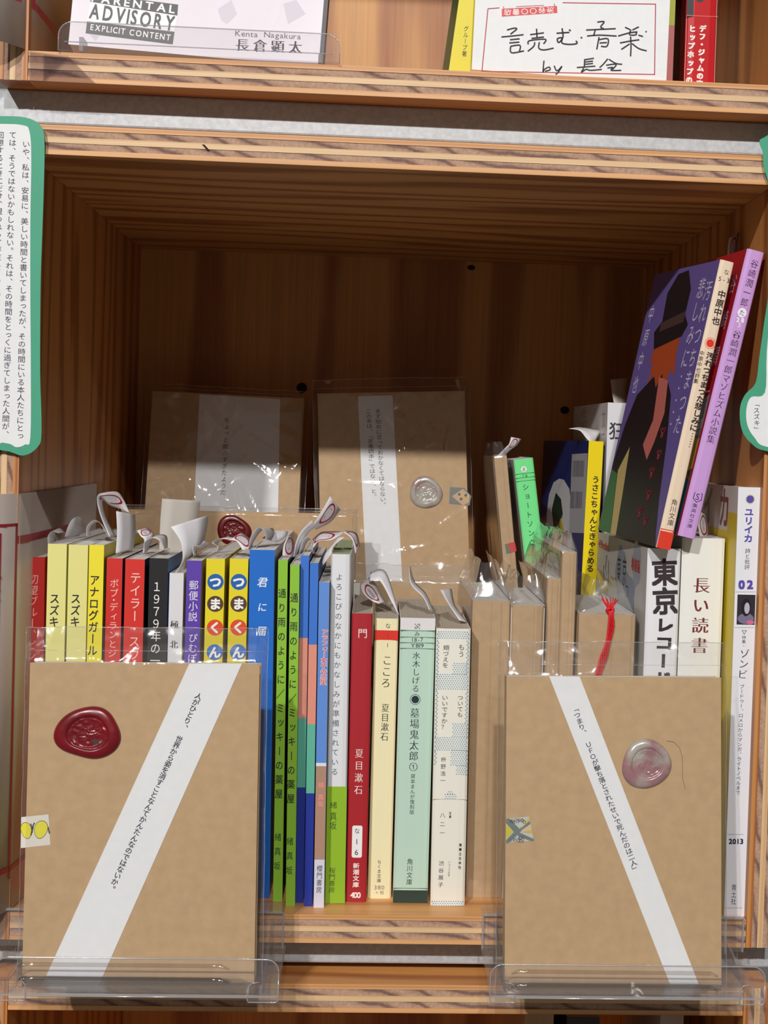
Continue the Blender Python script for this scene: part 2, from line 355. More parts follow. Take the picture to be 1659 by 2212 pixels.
# ============================ BOOKS
def frame4(tl, tr, bl, br):
    """world matrix + size from four world corners of a front face"""
    bc = (bl+br)/2; tcn = (tl+tr)/2; up = (tcn-bc).normalized(); r = (br-bl+tr-tl).normalized()
    r = (r-up*r.dot(up)).normalized(); back = up.cross(r); h = (tcn-bc).length; wd = ((br-bl).length+(tr-tl).length)/2
    return mtx_of(bc, r, back, up), wd, h
REPORT = []
class Book: pass
def book(label, tl, tr, y0=None, bl=None, br=None, depth=128, col_=(200, 200, 200), side=None, pages=PAGES, z0=0.0, yaw=0,
         hard=False, group='books standing in the middle box shelf', round_=0, name='book', top_in=.6, rough=.42, lean=None, cover_mat=None, front=None):
    if y0 is None: y0 = onZ((bl[0]+br[0])/2, (bl[1]+br[1])/2, z0).y
    TL = onY(*tl, y0); TR = onY(*tr, y0)
    if bl is None:
        ln = lean or 0; dx = (TL.z-z0)*math.tan(ln); BL = Vector((TL.x-dx, y0, z0)); BR = Vector((TR.x-dx, y0, z0))
    else: BL = onY(*bl, y0); BR = onY(*br, y0); dz = BL.z-z0
    ub = (BL+BR)/2; tc = (TL+TR)/2
    wd = ((TR.x-TL.x)+(BR.x-BL.x))/2*math.cos(yaw)
    up = (tc-ub).normalized(); 
    base = ub - up*((ub.z-z0)/up.z) if z0 is not None else ub
    h = (tc-base).length
    r = Vector((math.cos(yaw), -math.sin(yaw), 0)); r = (r-up*r.dot(up)).normalized(); back = up.cross(r)
    # lift so that the lower corner of a leaning book rests on the shelf
    lift = abs(r.z)*wd/2
    base = base+Vector((0, 0, lift)); h -= lift
    b = Book(); b.root = thing(name, label, 'book', mtx_of(base, r, back, up), group); b.w = wd; b.h = h; b.d = depth
    ct = .9 if hard else .35; pi = 2.2 if hard else top_in
    cm = cover_mat or rgb(col_, rough); sm = rgb(side, rough) if side else cm
    hw = wd/2; mb = MB(); ns = 5 if round_ else 1
    prof = [(-hw, depth), (-hw, round_*.6 if round_ else 0)] + ([(-hw*.86, round_*.18), (-hw*.5, 0)] if round_ else [])
    outer = prof+[(-x, y) for x, y in reversed(prof)]
    def inn(p):
        x, y = p; k = (hw-ct)/hw; return (x*k, y if y == depth else y+ct)
    inner = [inn(p) for p in outer]; n = len(outer)
    vs = [(x, y, z) for z in (0, h) for x, y in outer]+[(x, y, z) for z in (0, h) for x, y in inner]
    fs = []; ms = []
    for i in range(n-1):
        fs.append((i, i+1, n+i+1, n+i)); ms.append(1 if i == 0 or i == n-2 else 0)
        fs.append((2*n+i+1, 2*n+i, 3*n+i, 3*n+i+1)); ms.append(2)
        fs.append((n+i, n+i+1, 3*n+i+1, 3*n+i)); ms.append(2); fs.append((i+1, i, 2*n+i, 2*n+i+1)); ms.append(2)
    fs += [(0, n, 3*n, 2*n), (n-1, 2*n-1+0, 4*n-1, 3*n-1)]; ms += [1, 1]
    mb.add(vs, fs); mb.m = ms
    b.cover = mb.build('cover', [cm, sm, WHITE if not hard else cm], b.root)
    mb = MB(); mb.box((-hw+ct, ct+.05 if not round_ else round_*.3+ct, .2 if not hard else 2), (hw-ct, depth-(3 if hard else .5), h-pi))
    b.pages = mb.build('page_block', pages, b.root)
    b.spine = Face(b.root, (0, 0, 0), (1, 0, 0), (0, 0, 1)); b.left = Face(b.root, (-hw, 0, 0), (0, -1, 0), (0, 0, 1)); b.right = Face(b.root, (hw, 0, 0), (0, 1, 0), (0, 0, 1))
    REPORT.append((label[:40], round(ub.x-wd/2, 1), round(ub.x+wd/2, 1), round(tc.x-wd/2, 1), round(tc.x+wd/2, 1), 'y', round(y0, 1), 'h', round(h, 1), 'w', round(wd, 1)))
    return b
def band(b, y1, y2, c, name='spine_band', xpx=None, off=.03, inset=0, m=None):
    """full-width colour band of the spine between two photo heights"""
    x = xpx or 0; f = b.spine
    if y1 is None: za = b.h
    else: za = f.hit(*y1).y
    zb = 0 if y2 is None else f.hit(*y2).y
    hw = b.w/2-inset; mb = MB(); mb.add([f.pt((-hw, zb), off), f.pt((hw, zb), off), f.pt((hw, za), off), f.pt((-hw, za), off)], [(0, 1, 2, 3)])
    return mb.build(name, m or rgb(c), b.root)
#---- front row, left to right
Y0 = 27.0
b = book('red paperback at the far left of the row, beside the white card', (52, 1203), (97, 1203), Y0, (39, 1948), (84, 1948), 150, (205, 40, 34), pages=PAGESW)
text(b.spine, [('切望ブルー、ピンク', (73, 1251), (67, 1440), 21)], rgb((240, 190, 178)))
b = book('pale yellow paperback next to the far-left red one', (103.5, 1175), (144.5, 1175), Y0, depth=150, col_=(228, 224, 140), pages=PAGESW)
text(b.spine, [('スズキ', (118, 1293), (116.5, 1343), 22, dict(w=.012))], INK)
b = book('pale yellow paperback between its twin and the bright yellow one', (148.5, 1177), (190.5, 1177), Y0, depth=150, col_=(228, 224, 140), pages=PAGESW)
text(b.spine, [('スズキ', (163.5, 1293), (162, 1343), 22, dict(w=.012))], INK)
b = book('bright yellow paperback, third of the yellow group at the left', (193, 1177), (225, 1177), Y0, depth=150, col_=(240, 226, 52), side=(222, 208, 60), pages=PAGESW)
text(b.spine, [('アナログガール', (204.5, 1253), (199.5, 1405), 22, dict(w=.012))], INK)
b = book('narrow red paperback right of the bright yellow one', (231, 1206), (265, 1206), Y0, depth=128, col_=(208, 42, 36), side=(96, 60, 120), pages=PAGES)
text(b.spine, [('ボブ', (247, 1260), (246.5, 1281), 20), ('・', (246, 1296), (246, 1296), 20), ('ディランとジ', (245.5, 1311), (242.5, 1411), 19)], rgb((244, 200, 192)))
b = book('wider red paperback left of the black one', (271, 1208), (313, 1208), Y0, depth=128, col_=(214, 48, 38), side=(30, 26, 28), pages=PAGES)
text(b.spine, [('テイラー・スウィフ', (293, 1248), (288, 1468), 25)], rgb((250, 214, 208)))
b = book('black paperback with white lettering and a blue back cover', (323, 1206), (363.5, 1206), Y0, depth=128, col_=(28, 27, 30), side=(48, 112, 178), pages=PAGES)
text(b.spine, [('１９７９年の一', (339, 1267), (335, 1427), 23)], rgb((244, 244, 244)))
b = book('small white paperback between the black and the purple book', (366.5, 1238), (397, 1238), Y0, depth=105, col_=(222, 222, 226), pages=PAGES)
text(b.spine, [('極', (377, 1349), (377, 1349), 19, dict(mincho=True, w=.012)), ('北', (375.5, 1392), (375.5, 1392), 19, dict(mincho=True, w=.012))], INK)
b = book('purple paperback left of the yellow pair with round letters', (403.5, 1211), (436, 1211), Y0, depth=128, col_=(92, 62, 170), side=(190, 176, 130), pages=PAGES)
text(b.spine, [('郵便小説', (418.5, 1264), (416.5, 1332), 21), ('ぴむぽ', (417, 1378), (415, 1422), 20)], rgb((236, 232, 246)))
for k, (xl, xr, cx, nm) in enumerate(((446, 486, 465.5, 'left'), (496.5, 536.5, 516, 'right'))):
    b = book('yellow paperback with letters in coloured circles, %s one of the pair' % nm, (xl, 1207), (xr, 1207), Y0, depth=148, col_=(232, 216, 36), side=(214, 196, 40), pages=PAGES)
    for j, (ch, cy, c) in enumerate((('つ', 1257, (28, 96, 178)), ('ま', 1304.5, (84, 56, 44)), ('く', 1355.6, (226, 74, 34)), ('ん', 1409, (52, 110, 190)))):
        x = cx-j*.55; o = circle(b.spine, x, cy, 17.6, rgb(c), 'letter_disc', .04)
        text(b.spine, [(ch, (x, cy), (x, cy), 27, dict(w=.035))], rgb((246, 246, 240)))
    o = band(b, (cx, 1372), None, (224, 206, 40), 'paper_band')
    for p in ((1409, 'ん', (52, 110, 190)),):
        circle(b.spine, cx-1.6, p[0], 17.6, rgb(p[2]), 'letter_disc', .05); text(b.spine, [(p[1], (cx-1.6, p[0]), (cx-1.6, p[0]), 27, dict(w=.035, off=.1))], rgb((246, 246, 240)))
b = book('tall bright blue book with white brush lettering', (540.5, 1188), (592.5, 1188), Y0, (527, 1950), (583, 1950), depth=188, col_=(22, 108, 206), side=(206, 200, 186), pages=PAGESW, top_in=.3)
text(b.spine, [('君', (567.5, 1257.6), (567.5, 1257.6), 23, dict(w=.01, skew=.15)), ('に', (567, 1311.4), (567, 1311.4), 21, dict(w=.01, skew=.15)), ('届', (565.5, 1363), (565.5, 1363), 22, dict(w=.01, skew=.15))], rgb((236, 244, 252)))
# barcode marks on the right cover of the blue book
for q, (tl, tr, bl, br, p1, p2, a1, a2, nm) in enumerate((((600.5, 1209.5), (622.5, 1209.5), (590.5, 1948), (609, 1948), (609.5, 1281.5), (602.3, 1714.5), (600.5, 1808), (598.5, 1870), 'left'),
                                     ((626, 1220), (648, 1220), (618, 1957), (636.5, 1957), (635.5, 1291), (628, 1725), (626.5, 1817), (625, 1880), 'right'))):
    b = book('thin lime green paperback, %s one of the pair' % nm, tl, tr, None, bl, br, 128, (142, 196, 56), side=(60, 100, 60), pages=PAGES)
    text(b.spine, [('通り雨のように／ミッキーの薬屋', p1, p2, 17.5, dict(fill=.78, w=.008)), ('緒真坂', a1, a2, 15, dict(fill=.72))], mat('ink_green', (30, 44, 20), .6))
for q, (tl, tr, bl, br, ys, nm) in enumerate((((649.5, 1200), (668, 1200), (637.5, 1950), (655.3, 1950), (1378, 1551, 1701), 'taller left'),
                                     ((670, 1216), (687.5, 1216), (656.5, 1958), (675, 1958), (1392.4, 1564.5, 1713.7), 'shorter right'))):
    b = book('thin booklet striped blue, salmon, teal and navy, %s one' % nm, tl, tr, None, bl, br, 128, (60, 118, 210), side=(60, 90, 150), pages=PAGES)
    x = (tl[0]+tr[0])/2-4
    band(b, (x, ys[0]), (x, ys[1]), (226, 148, 128)); band(b, (x-5, ys[1]), (x-5, ys[2]), (96, 182, 158)); band(b, (x-8, ys[2]), None, (30, 52, 152))
b = book('thin book banded light blue, brown and white with red title', (689, 1258), (711.5, 1258), None, (677.5, 1961), (699.5, 1961), 128, (98, 144, 220), side=(170, 176, 190), pages=PAGES)
band(b, (695, 1648), (695, 1655), (226, 230, 240)); band(b, (693, 1655), (690, 1857), (178, 140, 120)); band(b, (690, 1857), None, (216, 216, 232))
text(b.spine, [('アラフォー女子の厄災', (702, 1365), (698.5, 1474), 14, dict(w=.07, off=.08))], rgb((250, 246, 248)), 'lettering_outline')
text(b.spine, [('アラフォー女子の厄災', (702, 1365), (698.5, 1474), 13, dict(w=.02, off=.14))], rgb((214, 44, 60)))
text(b.spine, [('緒', (694, 1696), (694, 1696), 13, dict(w=.02)), ('真坂', (693, 1722), (692.7, 1736), 13, dict(w=.02))], rgb((236, 150, 140)))
text(b.spine, [('櫻門書房', (690.5, 1876), (689, 1922), 13)], INK)
b = book('white and lime green paperback with a long thin title', (715, 1197), (758.5, 1197), None, (702.5, 1951), (744.5, 1951), 128, (226, 228, 232), side=(206, 210, 214), pages=pagesmat('green_top', (170, 186, 146)), round_=3)
band(b, (722, 1699), None, (146, 188, 42), inset=3.0*0, m=rgb((146, 188, 42)))
text(b.spine, [('よろこびのなかにもかなしみが準備されている', (733, 1246.6), (722.8, 1667), 16, dict(fill=.76))], mat('ink_grey', (84, 88, 96), .6))
text(b.spine, [('緒', (720.5, 1739), (720.5, 1739), 16), ('真坂', (720, 1763), (719.5, 1783), 16), ('桜門書房', (718, 1880), (716.5, 1922), 14)], mat('ink_olive', (48, 74, 20), .6))
b = book('dark red pocket paperback with white number label', (761, 1325), (804, 1325), None, (746, 1949), (791.5, 1949), 105, (172, 34, 44), side=(226, 200, 176), pages=PAGESG, round_=1.5)
text(b.spine, [('門', (783.4, 1368), (783.4, 1368), 22), ('夏目漱石', (776, 1627), (774.3, 1706), 19, dict(mincho=True, fill=.8)), ('新潮文庫', (769.5, 1870), (768.5, 1911), 14, dict(w=.02, fill=.9))], rgb((246, 232, 228)))
text(b.spine, [('400', (761, 1933.4), (775, 1933.4), 17, 'h', dict(w=.03, hscale=1.0))], rgb((246, 232, 228)))
f = b.spine; k = f.scale(771, 1818); c = f.hit(771.3, 1818)
P = []
for sx, sy, a0 in ((1, 1, 0), (-1, 1, 90), (-1, -1, 180), (1, -1, 270)):
    for i in range(5):
        t = math.radians(a0+i*22.5); P.append((c.x+sx*(11-4)*k+4*k*math.cos(t), c.y+sy*(35-4)*k+4*k*math.sin(t)))
poly(f, P, rgb((242, 240, 240)), 'number_label', .05, local=True)
text(f, [('な', (771.5, 1795), (771.5, 1795), 13, dict(off=.12)), ('1', (770.7, 1818), (770.7, 1818), 17, dict(off=.12)), ('6', (770, 1841), (770, 1841), 17, dict(off=.12))], INKN)
b = book('cream pocket paperback with a red band near the top', (810, 1336), (861.5, 1336), None, (794.5, 1941), (843.5, 1941), 105, (238, 230, 188), side=(236, 230, 200), pages=PAGESG, round_=2)
band(b, (838, 1361.7), (838, 1382.6), (214, 48, 34))
text(b.spine, [('な', (838.4, 1352), (838.4, 1352), 13, dict(mincho=True)), ('こころ', (836.5, 1426), (833.5, 1475), 22, dict(mincho=True)), ('夏目漱石', (832.5, 1529), (830.5, 1591), 18, dict(mincho=True)), ('ちくま文庫', (819.5, 1862), (818.5, 1902), 9.5)], INK)
text(b.spine, [('1', (838, 1372), (838, 1372), 15, dict(off=.12)), ('1', (837.5, 1393.5), (837.5, 1393.5), 13)], rgb((150, 60, 50)))
text(b.spine, [('380', (811, 1917), (827, 1917), 14, 'h', dict(hscale=.9)), ('+税', (814, 1928), (825, 1928), 9, 'h')], mat('ink_grey2', (120, 116, 100), .6))
b = book('mint green pocket paperback with a dark green foot band', (866, 1335), (940, 1335), None, (848, 1950.5), (924, 1950.5), 105, (190, 218, 202), side=(228, 214, 208), pages=PAGESG, round_=2)
band(b, None, (902, 1361), (226, 222, 224)); band(b, (884, 1923), None, (42, 62, 54))
for y in (1362, 1376, 1388, 1400.5, 1918.5): band(b, (900, y), (900, y+1.1), (60, 90, 80), 'rule_line', off=.05)
f = b.spine
text(f, [('み', (901, 1369), (901, 1369), 12, dict(mincho=True)), ('18-7', (891, 1382), (911, 1382), 12.5, 'h'), ('Y819', (892, 1394.5), (912, 1394.5), 12.5, 'h'),
         ('水木しげる', (899.5, 1416), (897.8, 1487.5), 17, dict(mincho=True)), ('墓場鬼太郎①', (896, 1540), (893, 1656), 21, dict(mincho=True)),
         ('貸本まんが復刻版', (892, 1676.7), (889.7, 1754), 10.5), ('角川文庫', (885.6, 1861), (884, 1905), 13.5)], mat('ink_bluegreen', (22, 40, 46), .6))
mb = MB(); c = f.hit(902, 1352.6); k = f.scale(902, 1352)
for (i, j) in ((0,0),(1,0),(0,1),(2,1),(3,0),(3,2),(1,2),(2,3),(0,3),(3,3),(1.5,1.2)):
    x = c.x+(i-2)*3*k; z = c.y+(j-2)*3*k; mb.add([f.pt((x, z), .08), f.pt((x+2.4*k, z), .08), f.pt((x+2.4*k, z+2.1*k), .08), f.pt((x, z+2.1*k), .08)], [(0, 1, 2, 3)])
mb.build('emblem', rgb((70, 96, 92)), b.root)
circle(f, 897, 1511, 8.2, mat('ink_bluegreen', (22, 40, 46)), 'round_mark', .08); circle(f, 897, 1511, 11.4, mat('ink_bluegreen', (22, 40, 46)), 'round_mark', .08, r_in=10.4)
b = book('ivory paperback patterned with small blue dots', (944, 1358), (1016, 1358), None, (929, 1957.7), (1004.5, 1957.7), 120, (236, 234, 222), side=(240, 236, 220), pages=PAGESG, round_=2)
f = b.spine; k = f.scale(970, 1600); hw = b.w/2
Z = lambda y, x=965: f.hit(x, y).y
def rectd(mb, xa, xb, y1, y2, pitch=1.25, r=.36):
    za, zb = Z(y2), Z(y1); j = 0; z = za
    while z < zb:
        x = xa+(pitch/2 if j % 2 else 0)
        while x < xb:
            mb.add([f.pt((x+r*math.cos(t), z+r*math.sin(t)), .07) for t in (0, 1.05, 2.1, 3.14, 4.19, 5.24)], [(0, 1, 2, 3, 4, 5)]); x += pitch
        z += pitch*.866; j += 1
mb = MB(); xm = hw*.02
rectd(mb, -hw+.6, hw-.6, 1362, 1378); rectd(mb, -hw+.6, -hw+1.8, 1380, 1455); rectd(mb, xm, hw-1.9, 1430, 1455); rectd(mb, hw-1.8, hw-.6, 1380, 1455)
rectd(mb, -hw+.6, hw-.6, 1457, 1488); rectd(mb, hw-1.8, hw-.6, 1490, 1560); rectd(mb, xm+.6, hw-.6, 1563, 1590); rectd(mb, -hw+.6, -hw+1.8, 1490, 1590)
rectd(mb, -hw+.6, hw-.6, 1592, 1620); rectd(mb, xm, hw-.6, 1621, 1652); rectd(mb, xm+3, hw-.6, 1653.5, 1672); rectd(mb, -hw+.6, -hw+1.6, 1621, 1650); rectd(mb, -2.5, 3.5, 1716, 1725); rectd(mb, -1.2, 1.8, 1706, 1714.5)
rectd(mb, -hw+.8, hw-.8, 1944, 1956)
mb.build('dot_pattern', rgb((130, 168, 196)), b.root)['kind'] = 'stuff'
band(b, (960, 1725.4), (960, 1727), (206, 200, 184), 'band_edge', off=.09)
text(f, [('もう', (997, 1398), (996.5, 1413), 14), ('頬づえを', (964, 1399), (962, 1437), 14), ('ついても', (994.5, 1507), (993.5, 1544), 13), ('いいですか？', (961, 1507), (959.5, 1570), 14),
         ('枡野浩一', (958, 1640.5), (956.5, 1686), 11.5, dict(fill=.75)), ('八二一', (956, 1761), (955, 1799), 11.5, dict(fill=.6)), ('写真', (972.5, 1757), (972.3, 1764), 5.5, dict(w=.01)),
         ('渋谷展子', (953.5, 1864.7), (951.6, 1911), 12, dict(fill=.75)), ('ショップ文字', (970.5, 1862), (969.5, 1891), 5), ('実業之日本社', (994.5, 1825), (993, 1873.4), 6.5, dict(fill=.75, w=.01))], INK)
# ---- kraft books standing in the row (spines out), each in its own clear sleeve
def spine_folds(b, xs):
    for x in xs:
        mb = MB(); mb.prism([(x*b.w/2-.12, -.04, 1), (x*b.w/2+.12, -.04, 1), (x*b.w/2+.12, -.04, b.h-1), (x*b.w/2-.12, -.04, b.h-1)], (0, .03, 0)); mb.build('fold_line', KRAFTD, b.root)
def crinkle(v, amp, sc_, seed):
    n = noise.noise_vector(Vector(v)*sc_+Vector((seed, seed*1.7, -seed))); n2 = noise.noise_vector(Vector(v)*sc_*2.7+Vector((seed*2, 3, seed)))
    return n*amp+n2*amp*.45
def spine_sleeve(b, flap=10, seed=1, amp=.75):
    """open topped clear bag round an upright book, mouth crumpled above its top"""
    hw = b.w/2+.5; d = b.d+.5; ring = [(-hw, d), (-hw, d*.66), (-hw, d*.33), (-hw, -.4), (-hw*.33, -.5), (hw*.33, -.5), (hw, -.4), (hw, d*.33), (hw, d*.66), (hw, d)]
    zs = [0, b.h*.33, b.h*.66, b.h*.94, b.h+1]+[b.h+flap*k/5 for k in range(1, 6)]
    def fn(u, v):
        j = min(v*(len(zs)-1), len(zs)-1.001); z = zs[int(j)]+(zs[int(j)+1]-zs[int(j)])*(j-int(j))
        i = min(u*(len(ring)-1), len(ring)-1.001); p = ring[int(i)]; q = ring[int(i)+1]; t = i-int(i)
        x = p[0]+(q[0]-p[0])*t; y = p[1]+(q[1]-p[1])*t
        over = max(0, (z-b.h)/max(flap, 1)); a = amp*(.12+1.6*over)
        c = crinkle((x, y, z), a, .045, seed) if z > b.h*.9 else Vector((0, 0, 0))
        if over > 0: x *= 1-.55*over; y = y+(6 if y < d/2 else -6)*over
        if z <= b.h+.5 and z > b.h*.9: c = c*0
        return (x+c.x, y+c.y*(1 if over else 0), z+c.z*over*1.5)
    mb = MB(); mb.grid(fn, 36, (len(zs)-1)*2)
    return mb.build('sleeve', FILM2, b.root, smooth=True)
KG = 'kraft wrapped books standing spine out in the row'
kb = {}
for key, lab, tl, tr, bl, br, y0, dep, seed, fl in (
    ('a', 'thick kraft wrapped book right of the blue dotted paperback', (1021, 1298), (1102, 1298), (1007, 1939), (1086, 1939), None, 128, 1, 20),
    ('b', 'rounded kraft wrapped book, second of the kraft spines', (1104.5, 1308), (1179, 1308), None, None, 30, 120, 2, 16),
    ('c', 'thin kraft wrapped book beside the tallest kraft spine', (1183, 1250), (1213, 1250), None, None, 34, 130, 3, 12),
    ('d', 'tallest thin kraft wrapped book in the row', (1215, 1193), (1247, 1193), None, None, 34, 150, 4, 9),
    ('e', 'thick kraft wrapped book tied with red cord', (1252, 1325), (1373, 1328), None, None, 26, 120, 5, 18)):
    b = book(lab, tl, tr, y0, bl, br, dep, pages=PAGES, cover_mat=KRAFT, group=KG, name='kraft_book', round_=(5 if key == 'b' else 1.5), top_in=1.5)
    spine_folds(b, {'a': (.02, .55), 'b': (.35, .8), 'c': (-.3, .5), 'd': (.1, .6), 'e': (.18, .86)}[key]); spine_sleeve(b, fl, seed); kb[key] = b
# red cord on e
b = kb['e']; mb = MB()
for s_ in range(9):
    ph = s_*.7; pts = []
    for i in range(15):
        t = i/14; px = 1318-36*max(0, t-.15)**1.35+math.sin(t*5)*2.0; py = 1318+t*150
        q = b.spine.hit(px, py); th = ph+t*9; rr = (.9+.5*math.sin(t*7)**2)*(1+.5*t)
        pts.append((q.x+rr*math.cos(th), -1.6+.6*math.sin(th)-(.3), q.y))
    mb.tube(pts, .38, 5)
for s_ in range(10):
    a = s_/9*math.pi; q = b.spine.hit(1317, 1318)
    mb.tube([(q.x, -1.2, q.y), (q.x+math.cos(a)*2.2, -.5+s_ % 2, q.y+3), (q.x+math.cos(a)*4.6+random.uniform(-.5, .5), .5+s_ % 3, q.y+6+random.uniform(-.5, 1.5))], [.5, .4, .25], 5)
mb.build('red_cord', mat('red_cord', (214, 22, 34), .6), b.root, smooth=True)
mb = MB(); q = b.spine.hit(1317, 1318)
for i in range(12):
    t = i/11*2*math.pi; 
mb.tube([(q.x+1.7*math.cos(t), -1.6+.5*math.sin(t*2), q.y+1.3*math.sin(t)) for t in [i/12*6.3 for i in range(13)]], .9, 6); mb.build('knot', mat('red_cord', (214, 22, 34), .6), b.root, smooth=True)
# ---- white books right
b = book('thick white book with bold black title and a cloud cover', (1400, 1184), (1472, 1186), 22, None, None, 148, (232, 233, 238), side=(206, 204, 202), pages=PAGESG, yaw=-0.035, round_=2)
tok = b
text(b.spine, [('東京', (1435.5, 1236), (1437, 1298), 58, dict(w=.03, fill=.98)), ('レコード', (1436, 1350), (1431, 1466), 40, dict(w=.045, fill=.85))], mat('ink_brownblack', (48, 36, 40), .6))
f = b.left
def blob(f, cpx, rx, rz, m, name, off, lob=0, n=30):
    c = f.hit(*cpx); mb = MB()
    mb.add([f.pt(c+Vector((rx*(1+lob*abs(math.sin(2.5*t)))*math.cos(t), rz*(1+lob*abs(math.sin(2.5*t)))*math.sin(t))), off) for t in [2*math.pi*i/n for i in range(n)]], [tuple(range(n))])
    return mb.build(name, m, f.root)
blob(f, (1341, 1242), 14, 15, rgb((150, 160, 178)), 'cloud_print', .05, .2); blob(f, (1352, 1285), 22, 12, rgb((150, 160, 178)), 'cloud_print', .06, .2); blob(f, (1375, 1219), 10, 11, rgb((168, 174, 188)), 'cloud_print', .05, .25)
text(f, [('東京', (1337, 1231), (1349, 1234), 13, 'h', dict(mm=12, hscale=1.5, off=.1)), ('レコ', (1336, 1272), (1354, 1277), 10, 'h', dict(mm=10, off=.1))], rgb((60, 56, 66)))
text(f, [('増補版', (1367, 1218), (1380, 1224), 8, 'h', dict(mm=7.5, w=.02, off=.1))], rgb((200, 64, 60)))
text(f, [('49min', (1295, 1174), (1312, 1181), 8, 'h', dict(mm=7, w=.03, off=.1))], rgb((196, 84, 60)))
mb = MB(); c = f.hit(1310, 1238)
for pts in (((-9, 4), (-6, -8), (-1, -11), (4, -4)), ((0, 11), (-3, 3), (1, -1)), ((6, 8), (8, -2), (5, -14)), ((-2, -8), (5, -6))):
    mb.tube([f.pt(c+Vector(p), .1) for p in pts], .3, 4)
mb.build('drawing_print', rgb((90, 76, 66)), b.root)
b = book('thick white hardback with dark red title', (1475, 1162), (1567, 1163), 24, None, None, 150, (236, 236, 232), side=(226, 222, 206), pages=PAGESW, round_=2)
nag = b
text(b.spine, [('長い読書', (1515.5, 1264), (1511, 1394), 37, dict(mincho=True, w=.02, fill=.84))], mat('ink_darkred', (118, 34, 30), .6))
mb = MB(); mb.box((-b.w/2+.4, 6, b.h-3), (-b.w/2+1, 7, b.h-1)); 
b = book('tall white magazine with purple title at the right wall', (1593, 1052), (1648, 1053), None, (1566, 1979), (1612.5, 1980), 210, (232, 233, 240), side=(222, 218, 214), pages=PAGESW)
zom = b; PUR = mat('ink_purple', (86, 72, 168), .55)
f = b.spine
circle(f, 1620.4, 1078.5, 10.5, rgb((216, 214, 160)), 'title_dot_ring', .05); circle(f, 1620.4, 1078.5, 8.3, PUR, 'title_dot', .09)
text(f, [('ユリイカ', (1618, 1106), (1616.4, 1163), 20, dict(w=.035, fill=.98)), ('02', (1602, 1263), (1620, 1263), 26, 'h', dict(w=.05, hscale=.95))], PUR)
text(f, [('詩と批評', (1615, 1190), (1613.7, 1225), 12), ('▽', (1607.5, 1366), (1607.5, 1366), 12), ('特集・', (1607, 1377), (1606.5, 1395), 9), ('ゾンビ', (1608.4, 1412), (1604, 1456.4), 22, dict(mincho=True)),
         ('ブードゥー、ロメロからマンガ、ライトノベルまで', (1602.7, 1483), (1594, 1712), 11), ('2013', (1578, 1817.5), (1602, 1817.5), 15, 'h', dict(w=.04)), ('青土社', (1585.4, 1917), (1584.5, 1947), 11.5)], INKN)
for y, x1, x2 in ((1279, 1588, 1632), (1356, 1586, 1630), (1803, 1571, 1606), (1961.5, 1564, 1604)):
    a = f.hit(x1, y); c = f.hit(x2, y); mb = MB(); mb.add([f.pt(a, .06), f.pt(c, .06), f.pt((c.x, c.y+.2), .06), f.pt((a.x, a.y+.2), .06)], [(0, 1, 2, 3)]); mb.build('rule_line', rgb((130, 130, 140)), b.root)
a = f.hit(1591, 1349); c = f.hit(1632, 1285); X = lambda u, v: (a.x+(c.x-a.x)*u, a.y+(c.y-a.y)*v)
poly(f, [X(0, 0), X(1, 0), X(1, 1), X(0, 1)], rgb((40, 34, 48)), 'portrait_print', .06, local=True)
pp = MB()
def el(u, v, ru, rv, m, off, nm):
    mb = MB(); w_ = c.x-a.x; h_ = c.y-a.y
    mb.add([f.pt((a.x+w_*(u+ru*math.cos(t)), a.y+h_*(v+rv*math.sin(t))), off) for t in [2*math.pi*i/18 for i in range(18)]], [tuple(range(18))]); mb.build(nm, m, b.root)
el(.5, .2, .45, .18, rgb((120, 112, 140)), .07, 'portrait_shoulders'); el(.5, .58, .27, .3, rgb((16, 14, 20)), .08, 'portrait_hair'); el(.55, .55, .15, .19, rgb((186, 180, 200)), .09, 'portrait_face'); el(.75, .08, .22, .07, rgb((206, 110, 150)), .1, 'portrait_flower')
# magazine front cover seen at its left: white head, yellow field, black picture
f = b.left
for pts, c_, nm, off in (([(1527, 1040), (1592, 1052), (1592, 1066), (1527, 1052)], (214, 208, 206), 'cover_head', .05),):
    pass
d1 = -0.5; hw = b.w/2
poly(f, [(-.5, 0), (-.5, b.h-14), (-2.2*10, b.h-14), (-22, 0)], rgb((224, 200, 40)), 'cover_yellow', .04, local=True)
poly(f, [(-209, 0), (-209, b.h-24), (-22, b.h-24), (-22, 0)], rgb((224, 200, 40)), 'cover_yellow', .04, local=True)
poly(f, [(-180, 40), (-180, b.h-32), (-30, b.h-32), (-30, 40)], rgb((40, 36, 34)), 'cover_picture', .07, local=True)
text(f, [('ユリイカ', (-150, b.h-12), (-30, b.h-12), 24, 'h', dict(local=True, w=.02))], rgb((130, 70, 60)))
# ---- leaning pair on top of the white books
def leaner(label, tl, tr, bl, br, y0, depth, yaw, **k):
    zb = onY((bl[0]+br[0])/2, (bl[1]+br[1])/2, y0).z
    BL = onY(*bl, y0); BR = onY(*br, y0)
    b = book(label, tl, tr, y0, bl, br, depth, z0=BR.z if BR.z < BL.z else BL.z, yaw=yaw, **k); return b
PINK = mat('pink_cover', (206, 158, 222), .3)
zt = None
b = book('lilac paperback leaning against the right wall above the magazine', (1617, 540), (1652, 543), 8, (1464, 1155), (1507, 1158), 105, (206, 160, 222), side=(186, 32, 44), pages=PAGES, yaw=-.09, z0=nag.h+.1, group='pair of paperbacks leaning on top of the white books', rough=.3, round_=2)
tani = b
b = book('paperback with cream spine and violet cover leaning on the white book', (1557, 562), (1588, 566), 7, (1420, 1169), (1452.5, 1177), 105, (238, 216, 190), side=(104, 88, 156), pages=PAGES, yaw=-.15, z0=tok.h+.1, group='pair of paperbacks leaning on top of the white books', round_=1.5)
naka = b
